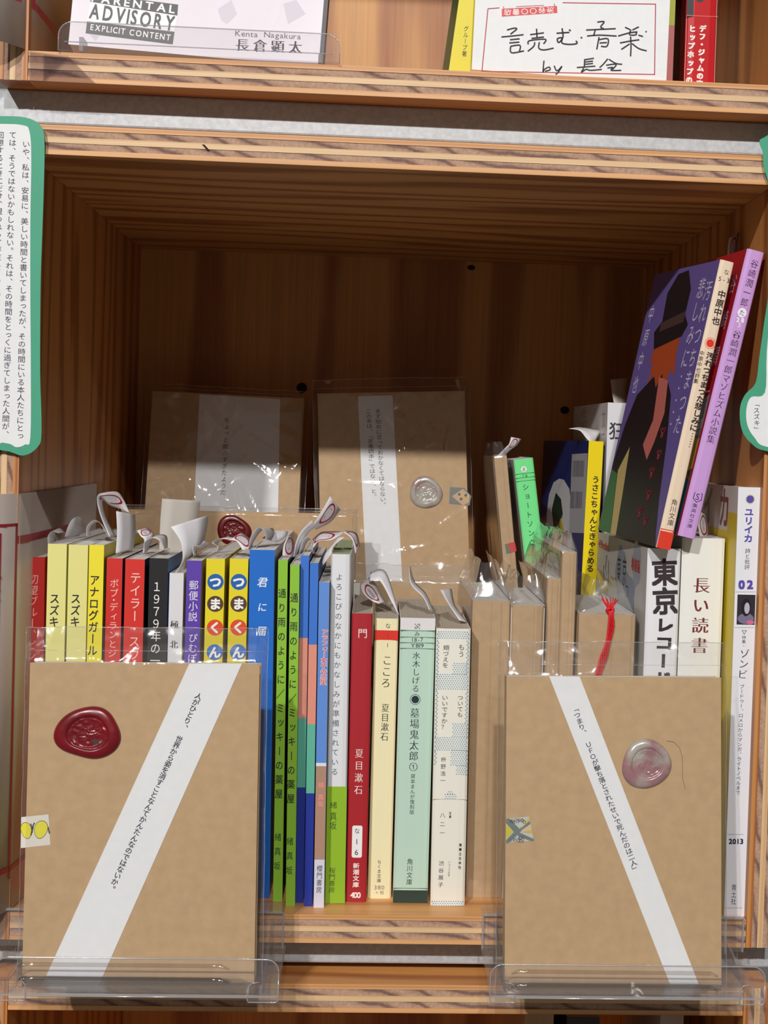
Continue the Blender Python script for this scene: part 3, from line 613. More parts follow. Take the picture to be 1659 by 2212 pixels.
# ---- lettering on the leaning pair
text(tani.spine, [('谷崎潤一郎', (1629.7, 570), (1608, 653), 17, dict(fill=.9)), ('谷崎潤一郎マゾヒズム小説集', (1591.7, 723), (1535.7, 948.7), 18, dict(mincho=True, fill=.98)),
                  ('集英社文庫', (1501.5, 1092), (1490, 1136), 12, dict(fill=.85))], mat('ink_plum', (58, 34, 78), .6))
circle(tani.spine, 1603, 675.6, 9.8, rgb((246, 240, 250)), 'number_disc', .05)
text(tani.spine, [('た', (1603, 675.6), (1602.9, 675.9), 13, dict(off=.1))], mat('ink_plum', (58, 34, 78), .6))
text(tani.spine, [('28', (1594, 691), (1604, 692), 13, 'h', dict(w=.03)), ('3', (1596.5, 702.5), (1596.4, 702.9), 13)], rgb((250, 244, 252)))
f = tani.spine; c = f.hit(1507, 1074); k = f.scale(1507, 1074)
mb = MB(); mb.tube([f.pt(c+Vector(p)*k, .12) for p in ((-8, 9), (-9, -4), (0, -11), (9, -4), (8, 9), (5, 9))], .2, 4); mb.build('publisher_mark', mat('ink_plum', (58, 34, 78), .6), tani.root)
text(f, [('S', (1507, 1073), (1506.9, 1073.4), 19)], mat('ink_plum', (58, 34, 78), .6), 'publisher_letter')
f = tani.left; h = tani.h
for z0, z1, c_ in ((0, 30, (30, 90, 120)), (30, 52, (190, 150, 60)), (52, 70, (140, 134, 130))):
    poly(f, [(-104, z0), (-4, z0), (-4, z1+6), (-40, z1-4), (-104, z1+4)], rgb(c_), 'cover_patch', .05, local=True)
text(f, [('谷崎潤一郎', (-10, h-18), (-10, h-96), 9, dict(local=True))], rgb((214, 190, 196)))
# violet cover book
n_ = naka; f = n_.spine
text(f, [('な', (1569.5, 588), (1569.4, 588.4), 12), ('中原中也', (1559, 636), (1546.5, 693), 18, dict(w=.02, fill=.95)), ('汚れつちまつた悲しみに', (1534, 769), (1498, 924), 17, dict(w=.025, fill=1.0)),
         ('・・・・・・', (1496, 937), (1489, 965), 14, dict(w=.02)), ('中原中也詩集', (1516.5, 763), (1503.5, 823), 11), ('角川文庫', (1457, 1085), (1448.5, 1129), 14)], mat('ink_warmblack', (40, 26, 26), .6))
text(f, [('5-3', (1555, 602), (1573, 606), 13, 'h')], mat('ink_warmblack', (40, 26, 26), .6))
circle(f, 1534, 741.5, 8.2, rgb((228, 50, 34)), 'round_mark', .06); circle(f, 1534, 741.5, 11.5, rgb((228, 50, 34)), 'round_mark', .06, r_in=10.6)
band(n_, (1438, 1148), None, (226, 62, 42), off=.05); band(n_, (1438, 1143), (1438, 1145), (226, 62, 42), 'rule_line', off=.05)
f = n_.left; h = n_.h; T_ = lambda pts: [(-a, z*h/151) for a, z in pts]     # a = mm from spine, z = mm above foot (plain abstract shapes in the cover's colours)
def cov(pts, c_, nm, off): poly(f, T_(pts), rgb(c_), nm, off, local=True)
def ell(a, z, ra, rz, c_, nm, off, rot=0):
    mb = MB(); c = Vector((-a, z*h/151)); R_ = Matrix.Rotation(rot, 2); disc(mb, lambda x, y: f.pt(c+R_@Vector((x, y)), off), ra, 26, 0, rz); mb.build(nm, rgb(c_), n_.root)
cov([(2, 0), (104, 0), (104, 40), (98, 62), (88, 80), (66, 90), (46, 92), (30, 80), (20, 54), (12, 24), (6, 8)], (30, 22, 26), 'dark_shape', .05)
cov([(104, 0), (104, 36), (92, 34), (84, 10), (80, 0)], (66, 112, 66), 'green_shape', .08)
cov([(80, 0), (92, 36), (80, 50), (74, 22), (70, 0)], (196, 170, 110), 'tan_shape', .09)
cov([(40, 88), (56, 90), (50, 66), (58, 52), (46, 44), (40, 54), (34, 70)], (196, 108, 98), 'rose_shape', .08)
cov([(36, 112), (76, 108), (78, 96), (72, 100), (74, 86), (66, 92), (58, 84), (52, 92), (44, 82), (40, 94), (32, 90), (36, 102)], (176, 74, 36), 'rust_shape', .07); cov([(34, 112), (76, 106), (82, 116), (72, 122), (74, 138), (62, 148), (46, 149), (36, 138), (36, 124), (28, 118)], (28, 23, 28), 'dark_block', .11); cov([(36, 120), (73, 116), (73, 121), (36, 126)], (76, 54, 52), 'brown_stripe', .13)
for a, z, r_ in ((30, 60, 4), (28, 48, 3.6), (33, 38, 4), (30, 26, 4), (38, 16, 4), (26, 12, 3.4)):
    mb = MB(); c = Vector((-a, z*h/151))
    mb.tube([f.pt(c+Vector((math.cos(t), math.sin(t)))*r_*(.6+.4*math.sin(3*t)), .1) for t in [i/16*6.28 for i in range(17)]], .3, 4); mb.build('swirl_print', rgb((120, 26, 36)), n_.root)
text(f, [('汚れつちまつた', (-9, h-16), (-9, h-88), 10.5, dict(local=True, skew=.1)), ('悲しみに', (-20, h-14), (-20, h-52), 10.5, dict(local=True, skew=.1)), ('・・・・・', (-20, h-62), (-20, h-88), 9, dict(local=True)),
         ('中原中也', (-95, h-24), (-95, h-66), 9, dict(local=True, skew=.1))], rgb((208, 200, 226)))
# ---- second row, behind the spines
def kraft_front(label, tl, tr, bl, br, y, thick, name='kraft_package', group=None, lean=0.0, z0=None, dy=0):
    """wrapped book facing the viewer; dy = how much further back its head is than its foot"""
    TL = onY(*tl, y+dy); TR = onY(*tr, y+dy); BL = onY(*bl, y); BR = onY(*br, y)
    m, wd, h = frame4(TL, TR, BL, BR)
    if z0 is not None:
        up = m.to_3x3().col[2]; base = (BL+BR)/2; ex = (base.z-z0)/up.z; base = base-up*ex; h += ex; m.translation = base*S
        low = min((m@Vector((sx*wd/2*S, 0, 0))).z*1000 for sx in (-1, 1)); m.translation.z += (z0-low)*S
    p = Book(); p.root = thing(name, label, 'wrapped book', m, group); p.w, p.h, p.d = wd, h, thick
    hw = wd/2; mb = MB(); mb.box((-hw, 0, 0), (hw, .5, h)); mb.box((-hw, thick-.5, 0), (hw, thick, h)); mb.box((-hw, .5, 0), (-hw+.5, thick-.5, h))
    p.cover = mb.build('wrapping', KRAFT, p.root)
    mb = MB(); mb.box((-hw+.6, .52, .6), (hw-1.2, thick-.52, h-.15)); mb.build('page_block', PAGESW, p.root)
    mb = MB(); mb.box((-hw+1, -.05, h-6), (-hw+1.4, -.001, h-1)); 
    p.front = Face(p.root, (0, 0, 0), (1, 0, 0), (0, 0, 1)); REPORT.append((label[:30], 'w', round(wd, 1), 'h', round(h, 1), 'loc', [round(c*1000) for c in m.translation])); return p
def strip(p, pts, name='paper_strip'): return poly(p.front, pts, WHITE, name, .12, th=.12)
def seal(face, px, py, rx, ry, c1, c2, seed, parent, lobes, name='wax_seal', tilt=0, m=None, hgt=1.0):
    """poured wax: uneven rim round a sunk stamped disc"""
    k = face.scale(px, py); c = face.hit(px, py); rx *= k; ry *= k; NR, NT = 26, 72; rnd = random.Random(seed)
    def R(t): return 1+sum(a*math.cos(n*t+ph) for n, a, ph in lobes)
    vs = []; fs = []
    for i in range(NR+1):
        q = i/NR
        for j in range(NT):
            t = 2*math.pi*j/NT; r = q; rr = R(t) if q > .62 else 1+(R(t)-1)*max(0, (q-.45)/.17)*.6
            if q > .62: rr = 1+(R(t)-1)*(.6+.4*(q-.62)/.38)
            x = rx*r*rr*math.cos(t); z = ry*r*rr*math.sin(t)
            if q < .6: hh = 1.25+.28*noise.noise(Vector((x*.42+seed, z*.42, 0)))+.5*abs(noise.noise(Vector((x*.75, z*.75, seed))))
            elif q < .66: hh = 1.25+(q-.6)/.06*1.15
            else: u = (q-.66)/.34; hh = 2.4*math.sqrt(max(0, 1-u**2.6))+.15*noise.noise(Vector((x*.3, z*.3, seed)))*(1-u)
            if .52 < q < .57: hh += .3
            vs.append(face.pt((c.x+x, c.y+z), .1+hh*hgt*.8))
    for i in range(NR):
        for j in range(NT):
            fs.append((i*NT+j, (i+1)*NT+j, (i+1)*NT+(j+1) % NT, i*NT+(j+1) % NT))
    mb = MB(); mb.add(vs, fs); return mb.build(name, m or mat('wax_%d' % seed, c1, .28, var=.3, scale=90, spec=.6), parent, smooth=True)
def ridges(w_, h_, seed, n):
    """random curved creases over a w x h sheet: list of (point, direction, bend, half width, height, half length)"""
    rnd = random.Random(seed); R_ = []
    for i in range(n):
        a = rnd.choice((-1, 1))*rnd.uniform(.5, 1.25)+rnd.choice((0, math.pi/2))*.6
        R_.append((rnd.uniform(-w_/2, w_/2), rnd.uniform(0, h_), math.cos(a), math.sin(a), rnd.uniform(-.012, .012), (rnd.uniform(1.2, 3.2) if i % 2 else rnd.uniform(3.5, 8)), rnd.uniform(.35, 1.0), rnd.uniform(12, 48)))
    return R_
def ridge_h(R_, x, z):
    s_ = 0
    for (cx_, cz, dx, dz, k, wd, ht, ln) in R_:
        u = (x-cx_)*dx+(z-cz)*dz
        if abs(u) > ln: continue
        v = -(x-cx_)*dz+(z-cz)*dx-k*u*u; q = v/wd
        if abs(q) < 3: s_ += ht*math.exp(-q*q)*(1-(u/ln)**2)
    return s_
def bag(p, front_y=-.9, top=12, side=3.2, seed=1, amp=1.0, nx=60, nz=84, m=None, bottom=-1, nr=26):
    """clear sleeve: front sheet carries on above the book as a loose crinkled flap, back sheet behind, pressed together at the rim"""
    hw = p.w/2+side; H_ = p.h+top
    for s, y in ((0, front_y), (1, p.d+.9)):
        R_ = ridges(p.w, H_, seed*3+s, nr if s == 0 else 8)+[(q[0], p.h+(q[1]/H_)*top*1.2-top*.1)+q[2:5]+(q[5]*.8, q[6]*1.3, q[7]*.6) for q in ridges(p.w, H_, seed*5+s, 14)]
        def fn(u, v, y=y, s=s):
            x = -hw+2*hw*u; z = bottom+(H_-bottom)*v
            e = max(0, (abs(x)-p.w/2)/side); o = max(0, z-p.h)/top if top else 0
            w3 = crinkle((x, z, s*7), amp*(.05+.7*e+.9*o), .075, seed); r = ridge_h(R_, x, z)*amp
            k = min(1, e*.9+o*.8); yy = y+(p.d/2-y)*k; sg = -1 if s == 0 else 1
            yy += (w3.y if (e > 0 or o > 0) else sg*abs(w3.y))+sg*r*(1-.5*k)
            return (x+w3.x*.5*max(e, o), yy, z+w3.z*o*.8)
        mb = MB(); mb.grid(fn, nx, nz if s == 0 else nz//3); mb.build('sleeve_front' if s == 0 else 'sleeve_back', m or FILM, p.root, smooth=True)
        if s == 0:
            mb = MB(); mb.tube([fn(i/40, 1) for i in range(41)], .16, 4); mb.build('sleeve_mouth', SEAM, p.root, smooth=True)
            mb = MB(); mb.tube([fn(i/40, (p.h+top*.35-bottom)/(H_-bottom)) for i in range(41)], .1, 4); mb.build('sleeve_crease', SEAM, p.root, smooth=True)
            for u in (0, 1): mb = MB(); mb.tube([fn(u, i/40) for i in range(41)], .13, 4); mb.build('sleeve_side', SEAM, p.root, smooth=True)
# low step the back row stands on
r = thing('display_riser', 'low wooden step behind the front row of books', 'riser', mtx_of((150, 252, 0)))
mb = MB(); mb.box((-100, 0, 112), (100, 110, 124)); mb.build('tread', PX_FLOOR, r)
for x in (-92, 80): mb = MB(); mb.box((x, 2, 0), (x+12, 108, 112)); mb.build('side_panel', PX_FACE_V, r)
BG = 'kraft wrapped books facing out in the back row'
pa = kraft_front('dim kraft package with wide white paper strip, back row left', (333, 845), (654, 865), (300, 1250), (640, 1270), 288, 14, z0=124.2, group=BG, dy=22)
strip(pa, [(431, 852), (605, 862), (598, 1262), (412, 1250)])
text(pa.front, [('ちょっと飲みすぎたようだ。', (490, 908), (482, 1078), 13, dict(off=.3, skew=.1, fill=.9))], mat('ink_soft', (70, 62, 60), .6))
bag(pa, seed=3, top=6, amp=1.3, side=4, nr=80)
pb = kraft_front('kraft package with silvery pink wax seal, back row right', (688, 858), (1001, 853), (692, 1310), (1018, 1310), 268, 14, z0=124.2, group=BG, dy=12)
strip(pb, [(773, 856), (848, 854), (872, 1312), (794, 1312)])
text(pb.front, [('まず始めに言っておかなくてはならない。', (816, 888), (828, 1090), 13, dict(off=.3, fill=1.0)), ('この本は、「家事読本」ではない、と。', (796, 888), (808, 1072), 13, dict(off=.3, fill=1.0))], mat('ink_soft', (70, 62, 60), .6))
PEARL = mat('pearl_wax', (170, 150, 146), .2, var=.3, scale=70, spec=.9)
for nd in PEARL.node_tree.nodes:
    if nd.type == 'VALTORGB': nd.color_ramp.elements[0].position = .4; nd.color_ramp.elements[1].position = .58; nd.color_ramp.elements[0].color = (*lin((152, 112, 116)), 1); nd.color_ramp.elements[1].color = (*lin((168, 164, 154)), 1)
seal(pb.front, 920, 1064, 37, 34, None, None, 21, pb.root, [(2, .05, 2.5), (3, .04, 1)], m=PEARL)
poly(pb.front, [(972, 1052), (1003, 1054), (1018, 1072), (1014, 1092), (970, 1088)], rgb((116, 122, 116)), 'sticker', .12, th=.05)
poly(pb.front, [(976, 1072), (1000, 1056), (1014, 1070), (1012, 1086), (1000, 1092)], rgb((200, 164, 130)), 'sticker_shape', .2)
for i, (x, y) in enumerate(((992, 1068), (1000, 1072), (996, 1078), (1004, 1080), (1006, 1070))): circle(pb.front, x, y, 3, rgb(((70, 92, 84), (206, 176, 90))[i % 2]), 'sticker_spot', .24)
bag(pb, seed=5, top=10, amp=1.2, side=3.5, nr=56)
pc = kraft_front('wide kraft package behind the yellow paperbacks, dark red wax seal', (262, 1098), (762, 1116), (250, 1640), (750, 1660), 212, 14, z0=0, group=BG, dy=6)
bag(pc, seed=8, top=3, amp=.5, side=3, nr=8)
seal(pc.front, 505, 1146, 36, 34, (96, 12, 16), None, 9, pc.root, [(2, .06, 1), (3, .05, .4)])
pd = kraft_front('kraft package whose head shows behind the dark red pocket paperback', (655, 1258), (1012, 1256), (640, 1700), (1000, 1700), 166, 12, z0=0, group=BG, dy=3)
strip(pd, [(742, 1260), (778, 1259), (770, 1500), (735, 1500)])
bag(pd, seed=12, top=11, amp=1.3, side=3, m=FILM2, nr=20)
# step under the right-hand second row
r = thing('display_riser', 'low wooden step at the right behind the kraft spines', 'riser', mtx_of((314, 180, 0)))
mb = MB(); mb.box((-60, 0, 74), (60, 170, 84)); mb.build('tread', PX_FLOOR, r)
for x in (-60, 50): mb = MB(); mb.box((x, 2, 0), (x+10, 168, 74)); mb.build('side_panel', PX_FACE_V, r)
SG = 'books standing in the second row at the right'
b = book('dim kraft wrapped book leaning beside the green paperback, second row', (1067, 985), (1094, 985), 186, (1112, 1499), (1139, 1499), 105, pages=PAGESG, cover_mat=KRAFT, group=SG, name='kraft_book', z0=84.2)
spine_folds(b, (.3,)); spine_sleeve(b, 9, 7)
q = b.spine.hit(1104, 1182); poly(b.spine, [(1090, 1176), (1112, 1170), (1116, 1190), (1100, 1196)], rgb((206, 50, 50)), 'sticker', .1); poly(b.spine, [(1091, 1177), (1097, 1176), (1102, 1194), (1094, 1197)], rgb((70, 130, 110)), 'sticker_edge', .14)
b = book('iridescent green pocket paperback tilted in the second row', (1109, 991), (1151, 991), 186, (1166, 1499), (1208, 1499), 105, (120, 232, 146), side=(222, 222, 224), pages=PAGESW, group=SG, z0=84.2, rough=.3, round_=1.5)
for y in (1022.5, 1031.5, 1038.5): band(b, (1130, y), (1130, y+1), (40, 100, 70), 'rule_line', off=.06)
circle(b.spine, 1131.6, 1013.5, 6.2, rgb((244, 246, 244)), 'number_disc', .06)
text(b.spine, [('ま', (1131.6, 1013.7), (1131.8, 1014.2), 10, dict(off=.12)), ('ショートソング', (1135.5, 1052), (1150, 1171), 15, dict(fill=.75))], INK)
text(b.spine, [('16', (1130, 1027), (1137, 1027), 10, 'h')], INK)
b = book('yellow spined picture book with a navy cover in the second row', (1272, 953), (1304, 953), 182, (1243, 1499), (1275, 1499), 160, (246, 220, 26), side=(26, 48, 112), pages=PAGESW, group=SG, z0=84.2, yaw=-.07, hard=True, rough=.35)
text(b.spine, [('うさこちゃんときゃらめる', (1287, 1036), (1274.7, 1228), 17, dict(w=.02))], INK)
f = b.left
poly(f, [(1180, 1200), (1181, 1110), (1186, 1068), (1196, 1042), (1208, 1034), (1218, 1036), (1230, 1056), (1234, 1090), (1236, 1200)], rgb((222, 222, 222)), 'pale_arch', .05)
poly(f, [(1201, 1064), (1212, 1078), (1216, 1110), (1210, 1132), (1196, 1140), (1192, 1100)], rgb((24, 56, 40)), 'leaf_print', .08)
for pts, c_ in (([(1194, 1195), (1197, 1135), (1206, 1160), (1212, 1195)], (196, 172, 40)), ([(1203, 1195), (1206, 1134), (1212, 1118), (1217, 1140), (1214, 1195)], (216, 190, 50)), ([(1211, 1195), (1215, 1140), (1219, 1150), (1226, 1146), (1226, 1195)], (206, 84, 40)), ([(1181, 1195), (1184, 1150), (1188, 1132), (1194, 1165), (1194, 1195)], (150, 90, 60))):
    poly(f, pts, rgb(c_), 'flame_print', .1)
poly(f, [(1236, 981), (1269, 979), (1262, 1152), (1230, 1150)], rgb((186, 184, 188)), 'barcode_sticker', .12, th=.08)
mb = MB(); rnd = random.Random(4)
for (x0, y0_, x1, y1_) in ((1238, 995, 1263, 1030), (1233, 1062, 1259, 1098)):
    x = x0
    while x < x1:
        w_ = rnd.choice((.5, .9, 1.3)); s_ = (1.2 if y0_ > 1050 else 1.0)
        P = [f.hit(x, y0_), f.hit(x+w_, y0_), f.hit(x+w_-1.2, y1_), f.hit(x-1.2, y1_)]; mb.add([f.pt(p, .24) for p in P], [(0, 1, 2, 3)]); x += w_+rnd.choice((.7, 1.1))
mb.build('barcode', rgb((90, 88, 94)), b.root)['kind'] = 'stuff'
b = book('tall white book standing behind the violet cover, second row', (1313, 868), (1356, 872), 182, (1295, 1499), (1338, 1499), 120, (226, 226, 232), side=(206, 202, 200), pages=PAGESG, group=SG, z0=84.2, yaw=-.05)
text(b.spine, [('狂', (1334, 931), (1333, 932), 40, dict(w=-.01))], mat('ink_grey3', (60, 58, 66), .6)); 
text(b.left, [('冬の', (1262, 892), (1262, 918), 16, dict(mincho=True)), ('文二', (1304, 905), (1303, 950), 8)], mat('ink_grey4', (150, 142, 138), .6))
# ============================ FRONT PACKAGES ON CLEAR STANDS
FG = 'kraft packages on clear stands at the front'
p1 = kraft_front('front left kraft package with dark red wax seal and slanted strip', (68, 1435), (558, 1431), (44, 2129), (552, 2131), -52, 12, group=FG, dy=14)
strip(p1, [(409, 1433.5), (523, 1433), (213, 2129.5), (90.5, 2128)])
text(p1.front, [('人がひとり、　世界から姿を消すことなんてかんたんなのではないか。', (429, 1504), (242, 1918), 15.5, dict(off=.3, fill=1.05, w=.012))], INKN)
seal(p1.front, 191, 1583.5, 69, 59, None, None, 2, p1.root, [(2, .05, .3), (3, .06, 2.4), (5, .015, 1)], m=mat('wax_crimson', (112, 14, 24), .27, var=.25, scale=60, spec=.6), hgt=1.25)
mb = MB(); c = p1.front.hit(206, 1600); mb.add([p1.front.pt(c+Vector(q), 1.55) for q in ((-1.8, .2), (-.6, -.6), (0, -1.6), (1.6, -.8), (2.2, .9), (.6, .6), (.2, 1.3))], [tuple(range(7))]); mb.build('seal_blemish', rgb((50, 48, 50)), p1.root)
poly(p1.front, [(46, 1765), (105, 1759), (109, 1825), (45, 1832)], rgb((222, 216, 206)), 'butterfly_sticker', .1, th=.06)
f = p1.front; k = f.scale(80, 1795)
for (x, y, rx, ry, rot) in ((88.5, 1792, 14.5, 20, -.22), (57, 1794, 11.5, 18.5, .25)):
    c = f.hit(x, y); mb = MB(); R_ = Matrix.Rotation(rot, 2)
    def wing(q, o): return [f.pt(c+R_@Vector((rx*k*q*math.cos(t)*(1+.12*math.sin(t)), ry*k*q*math.sin(t))), o) for t in [2*math.pi*i/30 for i in range(30)]]
    mb.add(wing(1, .24), [tuple(range(30))]); mb.build('wing_outline', rgb((92, 90, 70)), p1.root); mb = MB(); mb.add(wing(.93, .28), [tuple(range(30))]); mb.build('wing', rgb((226, 216, 60)), p1.root)
mb = MB()
for pts in (((68, 1798), (71, 1790), (72, 1782), (75, 1777)), ((70, 1798), (69, 1786), (66, 1779)), ((67, 1804), (70, 1792)), ((104, 1786), (107, 1800))): mb.tube([f.pt(f.hit(*p), .3) for p in pts], .3, 4)
mb.build('body_print', rgb((86, 84, 72)), p1.root)
bag(p1, seed=11, top=17, side=3.4, amp=.8, nr=12)
p2 = kraft_front('front right kraft package with translucent pink wax seal', (1096, 1460), (1556, 1465), (1088, 2142), (1560, 2142), -52, 12, group=FG, dy=14)
strip(p2, [(1186, 1460.5), (1252, 1461.5), (1515, 2141), (1453, 2141)])
text(p2.front, [('「つまり、　ＵＦＯが撃ち落とされたせいで死んだのは二人」', (1242, 1532), (1373, 1877), 15.5, dict(off=.3, fill=1.0, w=.006))], INKN)
seal(p2.front, 1398, 1648, 56, 50, None, None, 5, p2.root, [(1, .06, 2.2), (2, .06, 3.6), (3, .04, .6)], m=PEARL, hgt=1.1)
f = p2.front
poly(f, [(1093, 1769), (1143, 1763.6), (1153, 1816), (1093, 1821)], rgb((196, 196, 190)), 'patterned_sticker', .1, th=.06)
poly(f, [(1093, 1781), (1109, 1796), (1093, 1812)], rgb((206, 192, 60)), 'sticker_diamond', .24)
GS = rgb((112, 124, 120)); 
poly(f, [(1093, 1769), (1100, 1768), (1122, 1790), (1143, 1773), (1146, 1779), (1122, 1798), (1153, 1812), (1153, 1816), (1144, 1816), (1116, 1804), (1098, 1821), (1093, 1821), (1093, 1815), (1110, 1797), (1093, 1778)], GS, 'sticker_cross', .27)
for i, pts in enumerate(([(1124, 1791), (1143, 1764), (1144, 1772)], [(1125, 1794), (1146, 1780), (1148, 1787)], [(1126, 1797), (1149, 1792), (1151, 1800)])): poly(f, pts, rgb(((206, 190, 84), (222, 190, 150), (214, 176, 60))[i]), 'sticker_ray', .3)
mb = MB(); rnd = random.Random(3)
for i in range(26):
    x = rnd.uniform(1102, 1134); top_ = i % 2; y = rnd.uniform(1768, 1776) if top_ else rnd.uniform(1808, 1817)
    c = f.hit(x, y); r_ = rnd.uniform(.5, .8); mb.tube([f.pt(c+Vector((r_*math.cos(t), r_*math.sin(t))), .32) for t in [j/8*6.29 for j in range(9)]], .1, 3)
mb.build('pebble_print', rgb((84, 84, 88)), p2.root)['kind'] = 'stuff'
mb = MB(); c = f.hit(1440, 1600); mb.tube([f.pt(f.hit(*p), .35) for p in ((1440, 1600), (1456, 1603), (1468, 1616), (1474, 1636), (1474, 1680), (1480, 1704))], .07, 4); mb.build('stray_hair', rgb((120, 92, 60)), p2.root)
bag(p2, seed=14, top=17, side=3.8, amp=.8, nr=12)
def stand(label, xl, xr, y_lip_top, y_lip_bot, y_foot, tabs, plate_x):
    """clear display stand: tongue on the shelf floor, drop plate, ledge, ribbed lip with a tab at each end"""
    A = onY(xl, y_lip_top, -72); B = onY(xr, y_lip_top, -72); zt = (A.z+B.z)/2; zb = onY((xl+xr)/2, y_lip_bot, -72).z; zf = onY((xl+xr)/2, y_foot, -72).z
    r = thing('display_stand', label, 'stand', mtx_of(((A.x+B.x)/2, -72, zb)), 'clear stands holding the front kraft packages')
    hw = (B.x-A.x)/2; zt -= zb; zf -= zb; zfl = -zb
    px0 = plate_x[0]-(A.x+B.x)/2; px1 = plate_x[1]-(A.x+B.x)/2
    # lip with rounded upper corners and stepped foot
    P = []
    for cx_, a0 in ((hw-6, 0), (-hw+6, 90)):
        for i in range(7): t = math.radians(a0+i*15); P.append((cx_+6*math.cos(t), 0, zt-6+6*math.sin(t)))
    P += [(-hw, 0, zf+1), (-hw+1, 0, zf), (-hw+tabs, 0, zf), (-hw+tabs+.8, 0, 0), (hw-tabs-.8, 0, 0), (hw-tabs, 0, zf), (hw-1, 0, zf), (hw, 0, zf+1)]
    mb = MB(); mb.prism(P, (0, 1.6, 0)); lip = mb.build('lip', ACRY, r)
    mb = MB(); mb.tube([(p[0], -.1, p[2]) for p in P]+[(P[0][0], -.1, P[0][2])], .34, 5); mb.build('lip_edge', ACRE, r, smooth=True)
    for sx in (-1, 1):
        xa = sx*(hw-tabs); mb = MB(); mb.tube([(xa, -.2, zf), (xa, -.2, zf+7), (xa+sx*1.6, -.2, zf+9), (xa+sx*5, -.2, zf+9.5)], .28, 5); mb.build('tab_edge', ACRE, r, smooth=True)
    for z in (zt-3.0, zt-9.5):
        mb = MB(); xs = [-hw+13+(2*hw-40)*i/20 for i in range(21)]
        mb.tube([(xs[0]-3, -.3, z-1.4)]+[(x, -.9, z) for x in xs]+[(xs[-1]+4, -.3, z-1.6)], [.4]+[1.05]*21+[.4], 8); mb.build('rib', film('acrylic_rib', tint=(.93, .91, .9), base=.1, rough=.08, bump=0), r, smooth=True)
    mb = MB(); mb.box((-hw+.5, 1.6, 0), (hw-.5, 69.2, 1.6)); mb.build('ledge', ACRY, r)
    mb = MB(); mb.box((-hw+.5, -.2, -.1), (hw-.5, .9, .9)); mb.build('ledge_edge', ACRE, r)
    mb = MB(); mb.box((px0, 69.2, 0), (px1, 70.8, zfl+1.6)); mb.build('drop_plate', ACRY, r)
    for x in (px0, px1): mb = MB(); mb.box((x-.35, 68.9, 0), (x+.35, 71.0, zfl+1.7)); mb.build('plate_edge', ACRE, r)
    mb = MB(); mb.box((px0, 70.8, zfl+.05), (px1, 88, zfl+1.2)); mb.build('floor_tongue', ACRY, r)
    mb = MB(); mb.box((px0, 69, zfl+1.2), (px1, 71, zfl+2.0)); mb.build('tongue_edge', ACRE, r)
    mb = MB(); 
    for sx in (-1, 1): mb = MB(); mb.prism([(sx*(hw-8), 1.6, 1.6), (sx*(hw-8), 69, 1.6), (sx*(hw-8), 69, zfl), (sx*(hw-8), 20, 8)], (sx*1.2, 0, 0)); mb.build('side_gusset', ACRY, r)
xr1 = onY(612, 2000, -2).x; xl2 = onY(1043, 2000, -2).x; xr2 = onY(1605, 2000, -2).x
stand('clear acrylic stand under the left kraft package', -10, 603, 2070, 2153, 2163, 14, (-9, xr1))
stand('clear acrylic stand under the right kraft package', 1060, 1654, 2086, 2158, 2168, 12, (xl2, xr2))
# ============================ CARDS AND SIGNS
# folded white plastic card on the left wall
def wallcard(label, path, z0, z1, lines, label_glyphs, nm='name_card', mt=None):
    r = thing(nm, label, 'card', mtx_of((path[0][0], path[0][1], z0)), 'white name cards with red print')
    P = [Vector((x, y)) for x, y in path]; L_ = [0]
    for i in range(1, len(P)): L_.append(L_[-1]+(P[i]-P[i-1]).length)
    def at(s):
        s = max(0, min(L_[-1], s))
        for i in range(1, len(P)):
            if s <= L_[i]+1e-6: t = (s-L_[i-1])/(L_[i]-L_[i-1]); q = P[i-1].lerp(P[i], t); d = (P[i]-P[i-1]).normalized(); return q, Vector((d.y, -d.x))
    def pt(s, z, off): q, n = at(s); return (q.x-path[0][0]+n.x*off, q.y-path[0][1]+n.y*off, z)
    mb = MB(); mb.grid(lambda u, v: pt(u*L_[-1], v*(z1-z0), 0), 60, 2); mb.build('card', mt or mat('card_plastic', (196, 184, 176), .3), r, smooth=True, solid=.5)
    for (s0, s1, za, zb) in lines:
        mb = MB(); mb.grid(lambda u, v: pt(s0+(s1-s0)*u, za+(zb-za)*v, -.4), 24, 1); mb.build('printed_line', RED, r, smooth=True)
    for ch, s, z, sz, m in label_glyphs:
        vs, fs = glyph(ch, .02); mb = MB(); mb.add([pt(s+(x-.5)*sz, z+(y-.38)*sz, -.5) for x, y in vs], fs); mb.build('lettering', m, r)
    return r
# path runs from the back of the box to the front and flares out to the left (print faces right / front)
cpath = [(2.0, 205), (2.0, 60), (1.6, 20), (.2, 2), (-3.5, -10), (-9, -20), (-16, -28), (-24, -34)]
tot = 0
for i in range(1, len(cpath)): tot += (Vector(cpath[i])-Vector(cpath[i-1])).length
zt = onX(203, 1045, 2.0).z
pf = lambda px, py: None
wallcard('tall white card with red frame curving out of the left wall', cpath, .6, zt,
         [(85, 205, zt-26, zt-22), (205, 207, 16, zt-16), (205, 228, zt-17, zt-15.5), (150, 228, 20, 22.5), (219, 221, 14, zt-20)],
         [('店', 226, zt-36, 15, RED), ('書', 226, zt-52, 15, RED), ('○', 226, zt-70, 14, RED), ('谷', 226, zt-86, 15, RED), ('渋', 226, zt-101, 15, RED)])
